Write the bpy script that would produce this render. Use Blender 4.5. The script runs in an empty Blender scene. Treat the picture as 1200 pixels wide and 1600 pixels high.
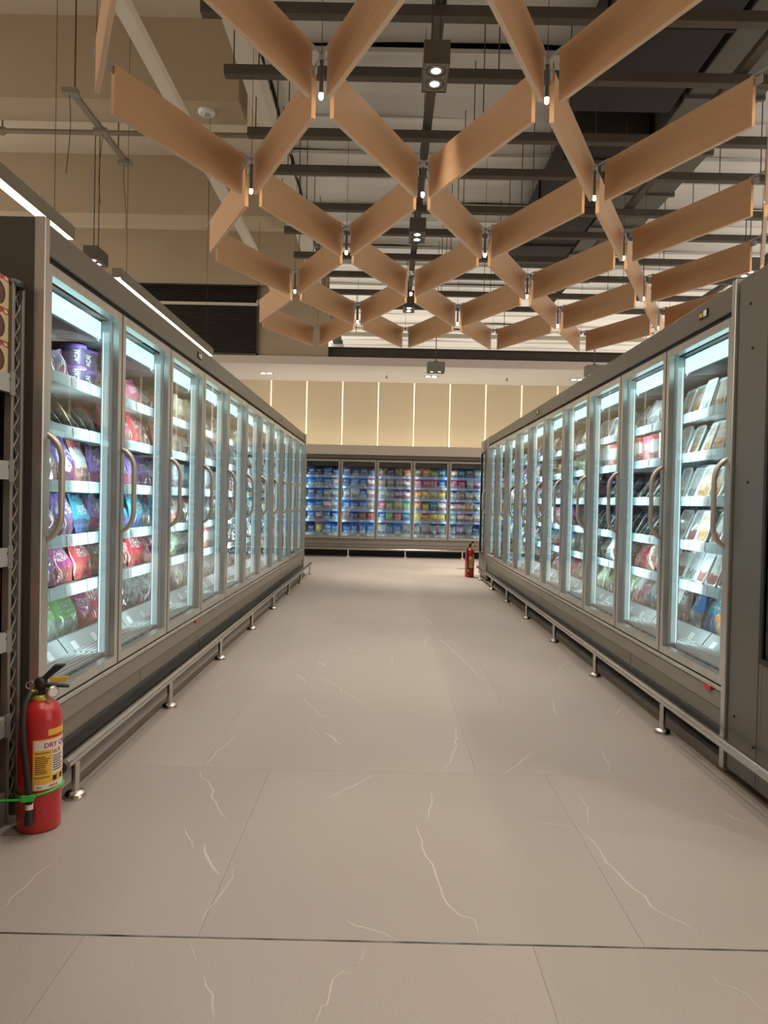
import bpy, bmesh, math, random
from mathutils import Vector, Matrix, Euler
R = math.radians
random.seed(7)
scene = bpy.context.scene
COL = scene.collection

# ------------------------------------------------------------------ camera
CAMZ = 1.2044
def make_camera():
    pit, yaw, roll, fpx = -0.0152, -0.0034, 0.0214, 1113.17
    fw = Vector((math.sin(yaw)*math.cos(pit), math.cos(yaw)*math.cos(pit), math.sin(pit)))
    r = Vector((math.cos(yaw), -math.sin(yaw), 0)); u = r.cross(fw)
    c, s = math.cos(roll), math.sin(roll)
    r2 = c*r + s*u; u2 = -s*r + c*u
    cd = bpy.data.cameras.new('camera'); cd.sensor_fit = 'VERTICAL'; cd.sensor_height = 36.0
    cd.lens = fpx/1600*36.0; cd.clip_start = 0.05; cd.clip_end = 200
    co = bpy.data.objects.new('camera', cd); COL.objects.link(co)
    m = Matrix((r2, u2, -fw)).transposed().to_4x4(); m.translation = (0, 0, CAMZ)
    co.matrix_world = m; scene.camera = co
make_camera()

# ------------------------------------------------------------------ world + exposure
w = bpy.data.worlds.new('store_ambience'); scene.world = w; w.use_nodes = True
bg = w.node_tree.nodes['Background']
bg.inputs[0].default_value = (1.0, 0.90, 0.77, 1); bg.inputs[1].default_value = 1.55
scene.view_settings.view_transform = 'Standard'; scene.view_settings.look = 'None'
scene.view_settings.exposure = 0.0; scene.view_settings.gamma = 1.0
scene.view_settings.use_curve_mapping = False
scene.cycles.transparent_max_bounces = 24; scene.cycles.max_bounces = 6; scene.cycles.diffuse_bounces = 3; scene.cycles.glossy_bounces = 3; scene.cycles.adaptive_threshold = .02
scene.cycles.sample_clamp_indirect = 4.0
scene.cycles.caustics_reflective = False; scene.cycles.caustics_refractive = False
DOWNLIGHT_W = 90.0; DOWN_COL = (1.0, 0.87, 0.72)
LED_COL = (0.72, 0.97, 1.0); LED_STRENGTH = 36.0; TOP_STRENGTH = 1.6
TUBE_W = 48.0

# ------------------------------------------------------------------ materials
def mat(name, col=(.5,.5,.5), rough=.5, metal=0.0, spec=.5, emit=None, estr=0.0, coat=0.0):
    m = bpy.data.materials.new(name); m.use_nodes = True
    b = m.node_tree.nodes['Principled BSDF']
    b.inputs['Base Color'].default_value = (*col, 1); b.inputs['Roughness'].default_value = rough
    b.inputs['Metallic'].default_value = metal; b.inputs['Specular IOR Level'].default_value = spec
    b.inputs['Coat Weight'].default_value = coat
    if emit:
        b.inputs['Emission Color'].default_value = (*emit, 1); b.inputs['Emission Strength'].default_value = estr
    return m
class NT:
    def __init__(s, m): s.t = m.node_tree; s.b = s.t.nodes['Principled BSDF']
    def n(s, typ, **kw):
        nd = s.t.nodes.new(typ)
        for k, v in kw.items():
            if k.startswith('i_'): nd.inputs[k[2:].replace('_', ' ')].default_value = v
            else: setattr(nd, k, v)
        return nd
    def l(s, a, b): s.t.links.new(a, b)
    def math(s, op, a, b=None):
        nd = s.t.nodes.new('ShaderNodeMath'); nd.operation = op
        for i, q in enumerate((a, b)):
            if q is None: continue
            if isinstance(q, (int, float)): nd.inputs[i].default_value = q
            else: s.l(q, nd.inputs[i])
        return nd.outputs[0]
    def ramp(s, fac, stops, interp='LINEAR'):
        nd = s.t.nodes.new('ShaderNodeValToRGB'); cr = nd.color_ramp; cr.interpolation = interp
        while len(cr.elements) < len(stops): cr.elements.new(.5)
        for e, (p_, c_) in zip(cr.elements, stops):
            e.position = p_; e.color = (*c_, 1) if len(c_) == 3 else c_
        s.l(fac, nd.inputs[0]); return nd.outputs[0]
    def mix(s, fac, a, b):
        nd = s.t.nodes.new('ShaderNodeMix'); nd.data_type = 'RGBA'
        if isinstance(fac, (int, float)): nd.inputs[0].default_value = fac
        else: s.l(fac, nd.inputs[0])
        for i, q in ((6, a), (7, b)):
            if isinstance(q, tuple): nd.inputs[i].default_value = (*q, 1) if len(q) == 3 else q
            else: s.l(q, nd.inputs[i])
        return nd.outputs[2]
    def bump(s, h, strength=.2, dist=.01):
        nd = s.n('ShaderNodeBump', i_Strength=strength, i_Distance=dist); s.l(h, nd.inputs['Height'])
        s.l(nd.outputs[0], s.b.inputs['Normal'])

def noisy(name, c1, c2, scale=4, rough=.5, metal=0, spec=.5, stretch=(1,1,1), bump=0, coat=0, detail=4, coord='Object'):
    m = mat(name, c1, rough, metal, spec, coat=coat); q = NT(m)
    tc = q.n('ShaderNodeTexCoord'); mp = q.n('ShaderNodeMapping'); mp.inputs['Scale'].default_value = stretch
    q.l(tc.outputs[coord], mp.inputs[0])
    nz = q.n('ShaderNodeTexNoise', i_Scale=scale, i_Detail=detail); q.l(mp.outputs[0], nz.inputs['Vector'])
    q.l(q.ramp(nz.outputs[0], [(.3, c1), (.7, c2)]), q.b.inputs['Base Color'])
    if bump: q.bump(nz.outputs[0], bump, .004)
    return m

M = {}
M['wood'] = noisy('maple_veneer', (.65,.385,.205), (.71,.43,.24), 3.0, .42, stretch=(.6, 14, 14), detail=6)
M['woodlit'] = noisy('maple_lit_edge', (.78,.56,.38), (.86,.64,.45), 6, .4, stretch=(.5, 10, 10))  # paler than the board faces: light from below put into the colour
M['header'] = noisy('warm_grey_metal', (.150,.140,.118), (.165,.152,.130), 1.5, .38, .35, stretch=(.4,6,6))
M['kick'] = noisy('grey_brown_metal', (.31,.280,.238), (.335,.303,.26), 1.5, .36, .45, stretch=(.4,6,6))
M['frame'] = noisy('brushed_aluminium_frame', (.56,.55,.52), (.66,.65,.62), 3, .30, .8, stretch=(6,6,.3))
M['handle'] = mat('champagne_handle', (.55,.50,.44), .34, .55)
M['steel'] = mat('polished_steel', (.66,.63,.59), .22, 1.0)
M['mullion'] = mat('mullion_white', (.62,.66,.66), .35)
M['rubber'] = noisy('black_rubber', (.012,.012,.012), (.022,.022,.02), 9, .55)
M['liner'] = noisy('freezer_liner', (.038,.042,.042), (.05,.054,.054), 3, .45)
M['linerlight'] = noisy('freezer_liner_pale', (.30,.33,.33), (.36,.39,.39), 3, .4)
M['shelf'] = mat('freezer_shelf', (.62,.66,.68), .38, .2)
M['rail'] = mat('price_rail', (.46,.68,.78), .28)
M['railblue'] = mat('price_rail_blue', (.25,.42,.80), .3)
M['tag'] = mat('price_tag', (.70,.72,.72), .5)
M['grille'] = mat('air_grille', (.66,.70,.70), .35, .3)
M['dark'] = noisy('dark_plinth', (.018,.016,.014), (.03,.027,.024), 4, .6)
M['black'] = mat('black_plastic', (.012,.012,.013), .4)
M['white'] = mat('white_plastic', (.78,.78,.76), .4)
M['led'] = mat('led_strip', (.8,.9,.9), .4, emit=LED_COL, estr=LED_STRENGTH)
M['ledback'] = mat('led_strip_back', (.8,.9,.9), .4, emit=(.66,.88,1.0), estr=LED_STRENGTH*.58)
M['diff'] = mat('mullion_diffuser', (.55,.6,.6), .35, emit=(.62,.96,.98), estr=.40)
M['diffline'] = mat('mullion_lamp_line', (.8,.9,.9), .4, emit=(.70,.97,1.0), estr=1.3)
M['toplight'] = mat('top_lamp', (.8,.9,.9), .4, emit=(.50,.93,.98), estr=TOP_STRENGTH)
M['concrete'] = noisy('painted_concrete', (.46,.365,.255), (.49,.39,.275), .8, .85, coord='Object')
M['slab'] = noisy('pale_slab', (.60,.51,.40), (.64,.55,.43), .8, .85)
M['deckm'] = noisy('roof_deck', (.60,.585,.55), (.70,.685,.65), 1.2, .55, 0.1, stretch=(.3,3,3))
M['channel'] = noisy('steel_channel', (.072,.060,.046), (.09,.076,.06), 3, .6)
M['flange'] = noisy('pale_steel_flange', (.74,.69,.58), (.78,.73,.62), 2, .6)
M['ductblack'] = noisy('black_duct', (.016,.014,.011), (.024,.021,.017), 1.2, .7)
M['ductgrey'] = noisy('galvanised_duct', (.115,.112,.095), (.14,.136,.118), 1.5, .5, .4)
M['louvre'] = noisy('dark_louvre', (.035,.027,.020), (.045,.036,.028), 5, .6)
M['soffit'] = noisy('soffit_paint', (.78,.76,.74), (.80,.78,.76), .8, .8)
M['bulkface'] = noisy('bulkhead_face', (.68,.60,.53), (.71,.63,.56), .8, .8)
M['fascia'] = noisy('grey_fascia', (.57,.50,.44), (.60,.53,.47), .8, .6)
M['panel'] = noisy('cream_wall_panel', (.66,.56,.39), (.70,.60,.42), 1.0, .75, stretch=(1,1,.3))
M['glow'] = mat('panel_joint_light', (.9,.8,.6), .5, emit=(1.0,.86,.62), estr=1.3)
M['fix'] = mat('fixture_taupe', (.115,.098,.078), .45)
M['fixlight'] = mat('fixture_beige', (.27,.245,.20), .5)
M['lampglow'] = mat('lamp_lens', (.9,.9,.9), .3, emit=(1.0,.93,.82), estr=18)
M['reflector'] = mat('lamp_reflector', (.10,.10,.10), .25, .9)
M['bulb'] = mat('tube_bulb', (.9,.9,.9), .3, emit=(1.0,.86,.62), estr=30)
M['tube'] = mat('tube_grey', (.13,.12,.11), .35, .6)
M['bracket'] = mat('bracket_grey', (.42,.41,.39), .4, .3)
M['linear'] = mat('linear_diffuser', (.9,.9,.85), .4, emit=(1.0,.88,.62), estr=3.6)
M['uplight'] = mat('uplight_diffuser', (.9,.9,.85), .4, emit=(1.0,.89,.70), estr=17.0)
M['wire'] = mat('hanging_wire', (.06,.05,.04), .5)
M['pipe'] = mat('painted_pipe', (.26,.215,.16), .55)
M['red'] = noisy('red_enamel', (.46,.012,.016), (.50,.02,.02), 2, .28, coat=.4)
M['yellow'] = mat('yellow_label', (.80,.46,.04), .5)
M['labelwhite'] = mat('white_label', (.78,.70,.66), .5)
M['textred'] = mat('red_print', (.42,.03,.03), .5)
M['textdark'] = mat('dark_print', (.10,.06,.03), .5)
M['brass'] = mat('brass_collar', (.62,.46,.06), .35, .4)
M['green'] = mat('green_tie', (.04,.52,.06), .4)
M['pinkstk'] = mat('red_sticker', (.6,.05,.09), .5)
M['gondola'] = mat('gondola_steel', (.27,.25,.22), .4, .3)
M['gshelf'] = mat('gondola_shelf', (.36,.37,.345), .45, .1)
M['endpanel'] = noisy('dark_end_panel', (.060,.050,.040), (.07,.058,.047), 2, .5)
M['rim'] = mat('clear_tray_rim', (.66,.72,.72), .18, coat=.6)
M['gback'] = noisy('gondola_backing', (.012,.010,.009), (.02,.017,.015), 5, .7)
M['tilegap'] = mat('floor_joint', (.30,.27,.24), .8)
M['exjoint'] = noisy('expansion_strip', (.02,.018,.016), (.22,.22,.21), 9, .3, .5, stretch=(1.2,1,1))
M['strip'] = noisy('dark_floor_strip', (.135,.105,.075), (.16,.125,.09), 6, .5)
M['vein'] = mat('floor_vein', (.53,.49,.45), .45)

def floor_mat():
    m = mat('taupe_stone_tile', (.4,.35,.3), .45); q = NT(m)
    tc = q.n('ShaderNodeTexCoord')
    oi = q.n('ShaderNodeObjectInfo')
    big = q.n('ShaderNodeTexNoise', i_Scale=1.3, i_Detail=5); q.l(tc.outputs['Object'], big.inputs['Vector'])
    c0 = q.ramp(big.outputs[0], [(.3, (.315,.282,.252)), (.72, (.352,.316,.283))])
    fine = q.n('ShaderNodeTexNoise', i_Scale=240, i_Detail=2); q.l(tc.outputs['Object'], fine.inputs['Vector'])
    c1 = q.mix(q.ramp(fine.outputs[0], [(.35, (0,0,0)), (.75, (1,1,1))]), c0, (.40,.36,.325))
    pit = q.n('ShaderNodeTexVoronoi', i_Scale=95); q.l(tc.outputs['Object'], pit.inputs['Vector'])
    pm = q.math('LESS_THAN', pit.outputs['Distance'], .13)
    c2 = q.mix(q.math('MULTIPLY', pm, .35), c1, (.21,.18,.155))
    hsv = q.n('ShaderNodeHueSaturation'); q.l(c2, hsv.inputs['Color'])
    q.l(q.math('ADD', q.math('MULTIPLY', oi.outputs['Random'], .05), .975), hsv.inputs['Value'])
    q.l(hsv.outputs[0], q.b.inputs['Base Color'])
    q.l(q.ramp(big.outputs[0], [(.3, (.40,)*3), (.7, (.50,)*3)]), q.b.inputs['Roughness'])
    q.bump(fine.outputs[0], .06, .002)
    return m
M['tile'] = floor_mat()

def glass_mat(name, tint=(.93,.975,.975), boost=1.0):
    m = bpy.data.materials.new(name); m.use_nodes = True; t = m.node_tree; t.nodes.clear()
    o = t.nodes.new('ShaderNodeOutputMaterial'); mx = t.nodes.new('ShaderNodeMixShader')
    tr = t.nodes.new('ShaderNodeBsdfTransparent'); tr.inputs[0].default_value = (*tint, 1)
    gl = t.nodes.new('ShaderNodeBsdfGlossy'); gl.inputs['Roughness'].default_value = .02
    gl.inputs[0].default_value = (boost, boost, boost, 1)
    lw = t.nodes.new('ShaderNodeLayerWeight'); lw.inputs[0].default_value = .5
    pw = t.nodes.new('ShaderNodeMath'); pw.operation = 'POWER'; pw.inputs[1].default_value = 5.0; t.links.new(lw.outputs['Facing'], pw.inputs[0])
    ma = t.nodes.new('ShaderNodeMath'); ma.operation = 'MULTIPLY_ADD'; ma.inputs[1].default_value = .90; ma.inputs[2].default_value = .07; t.links.new(pw.outputs[0], ma.inputs[0])
    t.links.new(ma.outputs[0], mx.inputs[0]); t.links.new(tr.outputs[0], mx.inputs[1])
    t.links.new(gl.outputs[0], mx.inputs[2]); t.links.new(mx.outputs[0], o.inputs[0])
    return m
M['glass'] = glass_mat('freezer_door_glass')

def pack_mat(key, main, top, food, label=(.85,.85,.82), clear=False):
    m = mat('pack_' + key, main, .17, coat=.7); q = NT(m)
    uv = q.n('ShaderNodeUVMap'); oi = q.n('ShaderNodeObjectInfo')
    sep = q.n('ShaderNodeSeparateXYZ'); q.l(uv.outputs[0], sep.inputs[0])
    u, v = sep.outputs[0], sep.outputs[1]
    off = q.n('ShaderNodeVectorMath', operation='ADD'); q.l(uv.outputs[0], off.inputs[0])
    cmb = q.n('ShaderNodeCombineXYZ'); q.l(q.math('MULTIPLY', oi.outputs['Random'], 17.0), cmb.inputs[0]); q.l(cmb.outputs[0], off.inputs[1])
    vor = q.n('ShaderNodeTexVoronoi', i_Scale=7.0); q.l(off.outputs[0], vor.inputs['Vector'])
    fd = q.mix(q.math('MULTIPLY', vor.outputs['Distance'], 1.1), food, tuple(min(1, c*.35+.02) for c in food))
    nz = q.n('ShaderNodeTexNoise', i_Scale=5.0, i_Detail=3); q.l(off.outputs[0], nz.inputs['Vector'])
    edge = q.math('ADD', v, q.math('MULTIPLY', q.math('SUBTRACT', nz.outputs[0], .5), .35))
    c = q.mix(q.math('LESS_THAN', edge, .36), main, fd)
    c = q.mix(q.math('GREATER_THAN', edge, .80), c, top)
    wave = q.n('ShaderNodeTexNoise', i_Scale=1.0, i_Detail=3)
    mp = q.n('ShaderNodeMapping'); mp.inputs['Scale'].default_value = (26, 15, 1); q.l(off.outputs[0], mp.inputs[0]); q.l(mp.outputs[0], wave.inputs['Vector'])
    du = q.math('LESS_THAN', q.math('ABSOLUTE', q.math('SUBTRACT', u, .5)), .33)
    dv = q.math('LESS_THAN', q.math('ABSOLUTE', q.math('SUBTRACT', v, .60)), .13)
    txt = q.math('GREATER_THAN', wave.outputs[0], .52)
    c = q.mix(q.math('MULTIPLY', q.math('MULTIPLY', du, dv), txt), c, label)
    q.l(c, q.b.inputs['Base Color'])
    cr = q.n('ShaderNodeTexNoise', i_Scale=9.0 if not clear else 13.0, i_Detail=4, i_Distortion=1.2)
    mp2 = q.n('ShaderNodeMapping'); mp2.inputs['Rotation'].default_value = (0, 0, .7); mp2.inputs['Scale'].default_value = (1.6, .6, 1)
    q.l(off.outputs[0], mp2.inputs[0]); q.l(mp2.outputs[0], cr.inputs['Vector'])
    q.bump(cr.outputs[0], 1.0 if clear else .7, .03)
    return m
PK = {}
for key, a in {
 'purple': ((.26,.13,.46), (.20,.08,.40), (.30,.05,.16)), 'lilac': ((.55,.50,.68), (.40,.33,.60), (.45,.06,.16)),
 'pink': ((.72,.14,.24), (.62,.10,.20), (.70,.30,.28)), 'red': ((.62,.05,.07), (.55,.04,.06), (.70,.10,.08)),
 'magenta': ((.55,.07,.25), (.60,.05,.28), (.66,.12,.10)), 'teal': ((.03,.36,.48), (.02,.28,.45), (.10,.16,.40)),
 'blue': ((.02,.24,.66), (.02,.17,.58), (.72,.66,.55)), 'navy': ((.03,.06,.20), (.02,.04,.14), (.16,.20,.34)),
 'green': ((.30,.62,.20), (.24,.58,.16), (.52,.62,.50)), 'palegreen': ((.50,.62,.40), (.42,.55,.30), (.40,.50,.30)),
 'white': ((.74,.76,.76), (.66,.72,.74), (.60,.58,.54)), 'whitered': ((.76,.74,.72), (.66,.10,.10), (.62,.25,.18)),
 'clear': ((.52,.54,.54), (.58,.60,.60), (.46,.40,.37)), 'clearpink': ((.52,.42,.42), (.54,.48,.48), (.55,.30,.28)),
 'tan': ((.55,.42,.28), (.52,.42,.32), (.50,.34,.20)), 'yellow': ((.78,.58,.06), (.70,.20,.05), (.74,.56,.20)),
 'orange': ((.72,.26,.05), (.66,.14,.04), (.70,.42,.20)), 'brown': ((.26,.15,.11), (.30,.17,.13), (.40,.20,.13)),
 'darkteal': ((.10,.20,.21), (.07,.15,.17), (.40,.46,.46)), 'traycream': ((.70,.62,.50), (.66,.62,.56), (.72,.36,.16)),
 'trayorange': ((.66,.44,.30), (.70,.66,.62), (.74,.38,.14)), 'traywhite': ((.68,.72,.70), (.72,.76,.76), (.52,.58,.54)),
 'trayred': ((.72,.70,.68), (.70,.66,.64), (.66,.14,.10))}.items():
    PK[key] = pack_mat(key, *a, clear=key.startswith('clear') or key == 'white')
LOOK = {'lilac':'lilac and white', 'pink':'pink', 'clear':'clear crinkled', 'clearpink':'clear pinkish', 'palegreen':'pale green',
 'whitered':'white and red', 'darkteal':'dark teal', 'traycream':'cream', 'trayorange':'orange-pictured', 'traywhite':'white', 'trayred':'red-labelled'}

# ------------------------------------------------------------------ mesh helpers
class MB:
    def __init__(s): s.v = []; s.f = []; s.sm = []; s.uv = []; s.mi = []
    def add(s, vs, fs, smooth=False, uvs=None, mi=0):
        o = len(s.v); s.v += [tuple(q) for q in vs]
        for i, f in enumerate(fs):
            s.f.append(tuple(o + k for k in f)); s.sm.append(smooth); s.mi.append(mi)
            s.uv.append([uvs[k] for k in f] if uvs else None)
        return s
    def box(s, x0, x1, y0, y1, z0, z1, mi=0):
        v = [(x, y, z) for z in (z0, z1) for y in (y0, y1) for x in (x0, x1)]
        uv = [((x - x0)/max(1e-6, x1 - x0), (z - z0)/max(1e-6, z1 - z0)) for x, y, z in v]
        return s.add(v, [(0,2,3,1), (4,5,7,6), (0,1,5,4), (2,6,7,3), (0,4,6,2), (1,3,7,5)], uvs=uv, mi=mi)
    def hexa(s, v8, mi=0):
        return s.add(v8, [(0,3,2,1), (4,5,6,7), (0,1,5,4), (1,2,6,5), (2,3,7,6), (3,0,4,7)], mi=mi)
    def prism_x(s, poly, x0, x1):   # poly in (y,z), counter-clockwise seen from +x
        n = len(poly); v = [(x0, y, z) for y, z in poly] + [(x1, y, z) for y, z in poly]
        return s.add(v, [tuple(range(n))[::-1], tuple(range(n, 2*n))] + [(i, (i+1) % n, n + (i+1) % n, n + i) for i in range(n)])
    def tube(s, path, r, n=8, flat=1.0, caps=True):
        P = [Vector(q) for q in path]; rr = r if isinstance(r, (list, tuple)) else [r]*len(P)
        prev = None; vs = []
        for i, q in enumerate(P):
            d = (P[min(i+1, len(P)-1)] - P[max(i-1, 0)]).normalized()
            if prev is None:
                up = Vector((0, 0, 1)) if abs(d.z) < .9 else Vector((1, 0, 0))
                a = d.cross(up).normalized()
            else: a = (prev - d*prev.dot(d)).normalized()
            prev = a; b = d.cross(a)
            vs += [q + rr[i]*(math.cos(2*math.pi*k/n)*a + flat*math.sin(2*math.pi*k/n)*b) for k in range(n)]
        fs = [(i*n+k, i*n+(k+1) % n, (i+1)*n+(k+1) % n, (i+1)*n+k) for i in range(len(P)-1) for k in range(n)]
        s.add(vs, fs, True)
        if caps:
            m = len(P)-1
            s.add(vs[:n], [tuple(range(n))[::-1]]); s.add(vs[m*n:], [tuple(range(n))])
        return s
    def lathe(s, prof, c=(0,0,0), n=16, smooth=True, caps=True):
        vs = [(c[0]+r*math.cos(2*math.pi*k/n), c[1]+r*math.sin(2*math.pi*k/n), c[2]+z) for r, z in prof for k in range(n)]
        uv = [(k/n*2, (z - prof[0][1])/max(1e-6, prof[-1][1]-prof[0][1])) for r, z in prof for k in range(n)]
        fs = [(i*n+k, i*n+(k+1) % n, (i+1)*n+(k+1) % n, (i+1)*n+k) for i in range(len(prof)-1) for k in range(n)]
        s.add(vs, fs, smooth, uv)
        if caps:
            s.add(vs[:n], [tuple(range(n))[::-1]]); s.add(vs[-n:], [tuple(range(n))])
        return s
    def mesh(s, name, mats):
        me = bpy.data.meshes.new(name); me.from_pydata(s.v, [], s.f)
        for m in (mats if isinstance(mats, (list, tuple)) else [mats]): me.materials.append(m)
        me.polygons.foreach_set('use_smooth', s.sm); me.polygons.foreach_set('material_index', s.mi)
        if any(u for u in s.uv):
            ul = me.uv_layers.new(name='UVMap'); i = 0
            for p, u in zip(me.polygons, s.uv):
                for k in range(p.loop_total):
                    if u: ul.data[p.loop_start + k].uv = u[k]
        me.update(); return me
    def build(s, name, mats, parent=None, loc=(0,0,0)):
        return obj(name, s.mesh(name, mats), parent, loc)
def obj(name, me, parent=None, loc=(0,0,0), rot=None):
    o = bpy.data.objects.new(name, me); COL.objects.link(o); o.location = loc
    if rot: o.rotation_euler = rot
    if parent: o.parent = parent
    return o
def tag(o, label, cat, group=None, kind=None):
    o['label'] = label
    if cat: o['category'] = cat
    if group: o['group'] = group
    if kind: o['kind'] = kind
    return o
def struct(o, label=None):
    o['kind'] = 'structure'
    if label: o['label'] = label
    return o
def thing(name, label, cat, loc=(0,0,0), rz=0, group=None):
    o = bpy.data.objects.new(name, None); COL.objects.link(o); o.location = loc; o.rotation_euler = (0, 0, rz)
    o.empty_display_size = .1
    return tag(o, label, cat, group)
def copy_tree(o, parent=None):
    c = o.copy(); COL.objects.link(c); c.parent = parent
    for ch in list(o.children): copy_tree(ch, c)
    return c
def bevel(o, wd=.004, seg=1):
    b = o.modifiers.new('edge', 'BEVEL'); b.width = wd; b.segments = seg; b.limit_method = 'ANGLE'; return o
ORD = ['first','second','third','fourth','fifth','sixth','seventh','eighth','ninth','tenth','eleventh','twelfth']
def text_mesh(s, size, font_bold=False):
    cu = bpy.data.curves.new('lettering', 'FONT'); cu.body = s; cu.size = size; cu.resolution_u = 2
    if font_bold: cu.offset = size*.025
    to = bpy.data.objects.new('lettering', cu); COL.objects.link(to)
    dg = bpy.context.evaluated_depsgraph_get(); me = bpy.data.meshes.new_from_object(to.evaluated_get(dg))
    COL.objects.unlink(to); bpy.data.objects.remove(to); me.name = 'lettering'
    return me

# ================================================================== SETTING
# floor: large square stone tiles, joints recessed
fl = MB().box(-8, 8, -3, 16.4, -.06, -.004).build('floor', M['tilegap']); struct(fl, 'taupe stone tiled floor of the aisle')
T = 1.225
tm = MB()
g = .00045
tm.box(g, T-g, g, T-g, -.02, 0)
tile_me = tm.mesh('tile', M['tile'])
for j in range(-2, 12):
    y0 = 1.931 + (j-1)*T if j < 1 else 1.931 + (j-1)*T
    xo = -.492 if j % 2 else -.80
    for i in range(-3, 4):
        x0 = xo + i*T
        if x0 > 3.2 or x0 + T < -2.6: continue
        o = obj('tile', tile_me, fl, (x0, y0, 0))
MB().box(-4, 4.4, 1.926, 1.933, -.01, .0006).build('joint_strip', M['exjoint'], fl)
MB().box(-1.30, -1.255, 2.72, 11.5, -.01, .0008).build('edge_strip', M['strip'], fl)
MB().box(1.555, 1.60, .6, 11.3, -.01, .0008).build('edge_strip', M['strip'], fl)

# pale veins in the stone, as narrow inlays
def pix_floor(px, py):
    pit, yaw, roll, f = -0.0152, -0.0034, 0.0214, 1113.17
    fw = Vector((math.sin(yaw)*math.cos(pit), math.cos(yaw)*math.cos(pit), math.sin(pit)))
    r = Vector((math.cos(yaw), -math.sin(yaw), 0)); u = r.cross(fw); c, s = math.cos(roll), math.sin(roll)
    d = fw + (c*r + s*u)*((px-600)/f) - (-s*r + c*u)*((py-800)/f)
    t = -CAMZ/d.z
    return (d.x*t, d.y*t)
VEINS = [
 ([(651,1290),(663,1325),(672,1350),(684,1378),(692,1402),(704,1420),(738,1436),(748,1460)], 5),
 ([(905,1295),(928,1318),(945,1345),(975,1378),(1005,1400),(1030,1428),(1068,1440),(1090,1458)], 4.5),
 ([(831,1281),(865,1287),(900,1297)], 2.5), ([(1072,1285),(1120,1293),(1160,1305)], 2),
 ([(1120,1266),(1150,1279),(1196,1299)], 4), ([(318,1321),(326,1343),(343,1367)], 8),
 ([(367,1355),(357,1385),(335,1412),(314,1441)], 3), ([(88,1344),(55,1368),(20,1403),(0,1422)], 4.5),
 ([(309,1201),(327,1229),(335,1255),(357,1283)], 3.5), ([(291,1292),(302,1327)], 3), ([(367,1151),(340,1175),(316,1197)], 3),
 ([(590,1208),(560,1224),(512,1248)], 4), ([(539,1438),(570,1448),(622,1470)], 3.5), ([(296,1473),(308,1503)], 2.5),
 ([(318,1520),(328,1560),(335,1591)], 5.5), ([(568,1481),(560,1508)], 2.5), ([(550,1517),(526,1525),(517,1558),(498,1575),(492,1600)], 4.5),
 ([(1129,1540),(1170,1553),(1200,1588)], 3.5), ([(1110,1520),(1130,1545)], 2),
 ([(712,1138),(712,1170),(705,1190),(688,1207)], 3), ([(835,1175),(808,1195),(787,1210)], 3), ([(790,1208),(800,1200)], 2),
 ([(937,1170),(950,1190),(955,1210)], 2.5), ([(672,1235),(676,1255),(665,1285)], 3), ([(900,1238),(916,1260),(919,1290)], 2.5),
 ([(683,994),(712,1020),(756,1062)], 3), ([(507,1144),(533,1164)], 5), ([(468,1085),(500,1115),(523,1127)], 2), ([(480,1130),(500,1148)], 2),
 ([(495,1033),(512,1042)], 4), ([(460,1052),(480,1064)], 4), ([(500,1055),(545,1085),(572,1103)], 2.5),
 ([(352,1058),(330,1080),(315,1082),(303,1070)], 2), ([(753,1040),(776,1048)], 2), ([(780,1061),(833,1085)], 2), ([(862,1090),(872,1122)], 2),
 ([(980,1102),(957,1118)], 3), ([(864,1028),(875,1046),(885,1033)], 2), ([(668,995),(663,1010)], 2), ([(614,1025),(612,1040)], 2),
 ([(740,940),(790,965)], 2), ([(665,965),(680,980)], 2), ([(620,960),(645,975)], 1.5), ([(545,1013),(560,1020)], 2.5), ([(455,985),(465,978)], 2),
 ([(520,965),(530,958)], 2), ([(575,915),(600,925)], 1.5), ([(640,905),(655,912)], 1.5), ([(545,925),(556,920)], 1.5), ([(650,935),(660,942)], 1.5),
 ([(490,905),(505,908)], 1.5), ([(700,915),(712,920)], 1.5), ([(560,890),(580,893)], 1.2), ([(590,975),(610,984)], 2), ([(700,1000),(722,1014)], 2)]
vm = MB(); vr = random.Random(3)
for pts, wpx in VEINS:
    g_ = [Vector((*pix_floor(*q), 0)) for q in pts]
    fine = []
    for a, b in zip(g_, g_[1:]):
        k = max(2, int((b-a).length/.05))
        for i in range(k): fine.append(a.lerp(b, i/k) + Vector((vr.uniform(-.008,.008), vr.uniform(-.010,.010), 0)))
    fine.append(g_[-1])
    n = len(fine); L_, R_ = [], []
    for i, q in enumerate(fine):
        d = (fine[min(i+1, n-1)] - fine[max(i-1, 0)]).normalized(); nn = Vector((-d.y, d.x, 0))
        t = i/max(1, n-1)
        half = min(.0065, wpx*.5*max(1.6, q.y)/1113*.62)*(.25 + .75*math.sin(math.pi*min(1, max(0, t)))**.7)*vr.uniform(.7, 1.2)
        L_.append((q + nn*half)[:2] + (.0005,)); R_.append((q - nn*half)[:2] + (.0005,))
    vm.add(L_ + R_, [(i, n+i, n+i+1, i+1) for i in range(n-1)])
vo = vm.build('veins', M['vein'], fl); vo['kind'] = 'stuff'

# back wall with cream panels and lit joints between them
YW = 16.42
wb = MB().box(-8, 8, YW, YW+.15, 0, 4.3).build('wall_back', M['concrete']); struct(wb, 'rear wall above the far freezers')
jx = [-2.705 + .8215*k for k in range(-4, 12)]
pme = MB().box(.018, .8215-.018, -.05, 0, 0, 1.66).mesh('wall_panel', M['panel'])
for x in jx: obj('wall_panel', pme, wb, (x, YW, 2.30))
jme = MB().box(-.012, .012, -.034, -.026, 0, 1.66).mesh('joint_light', M['glow'])
for x in jx: obj('joint_light', jme, wb, (x, YW, 2.30))

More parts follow.
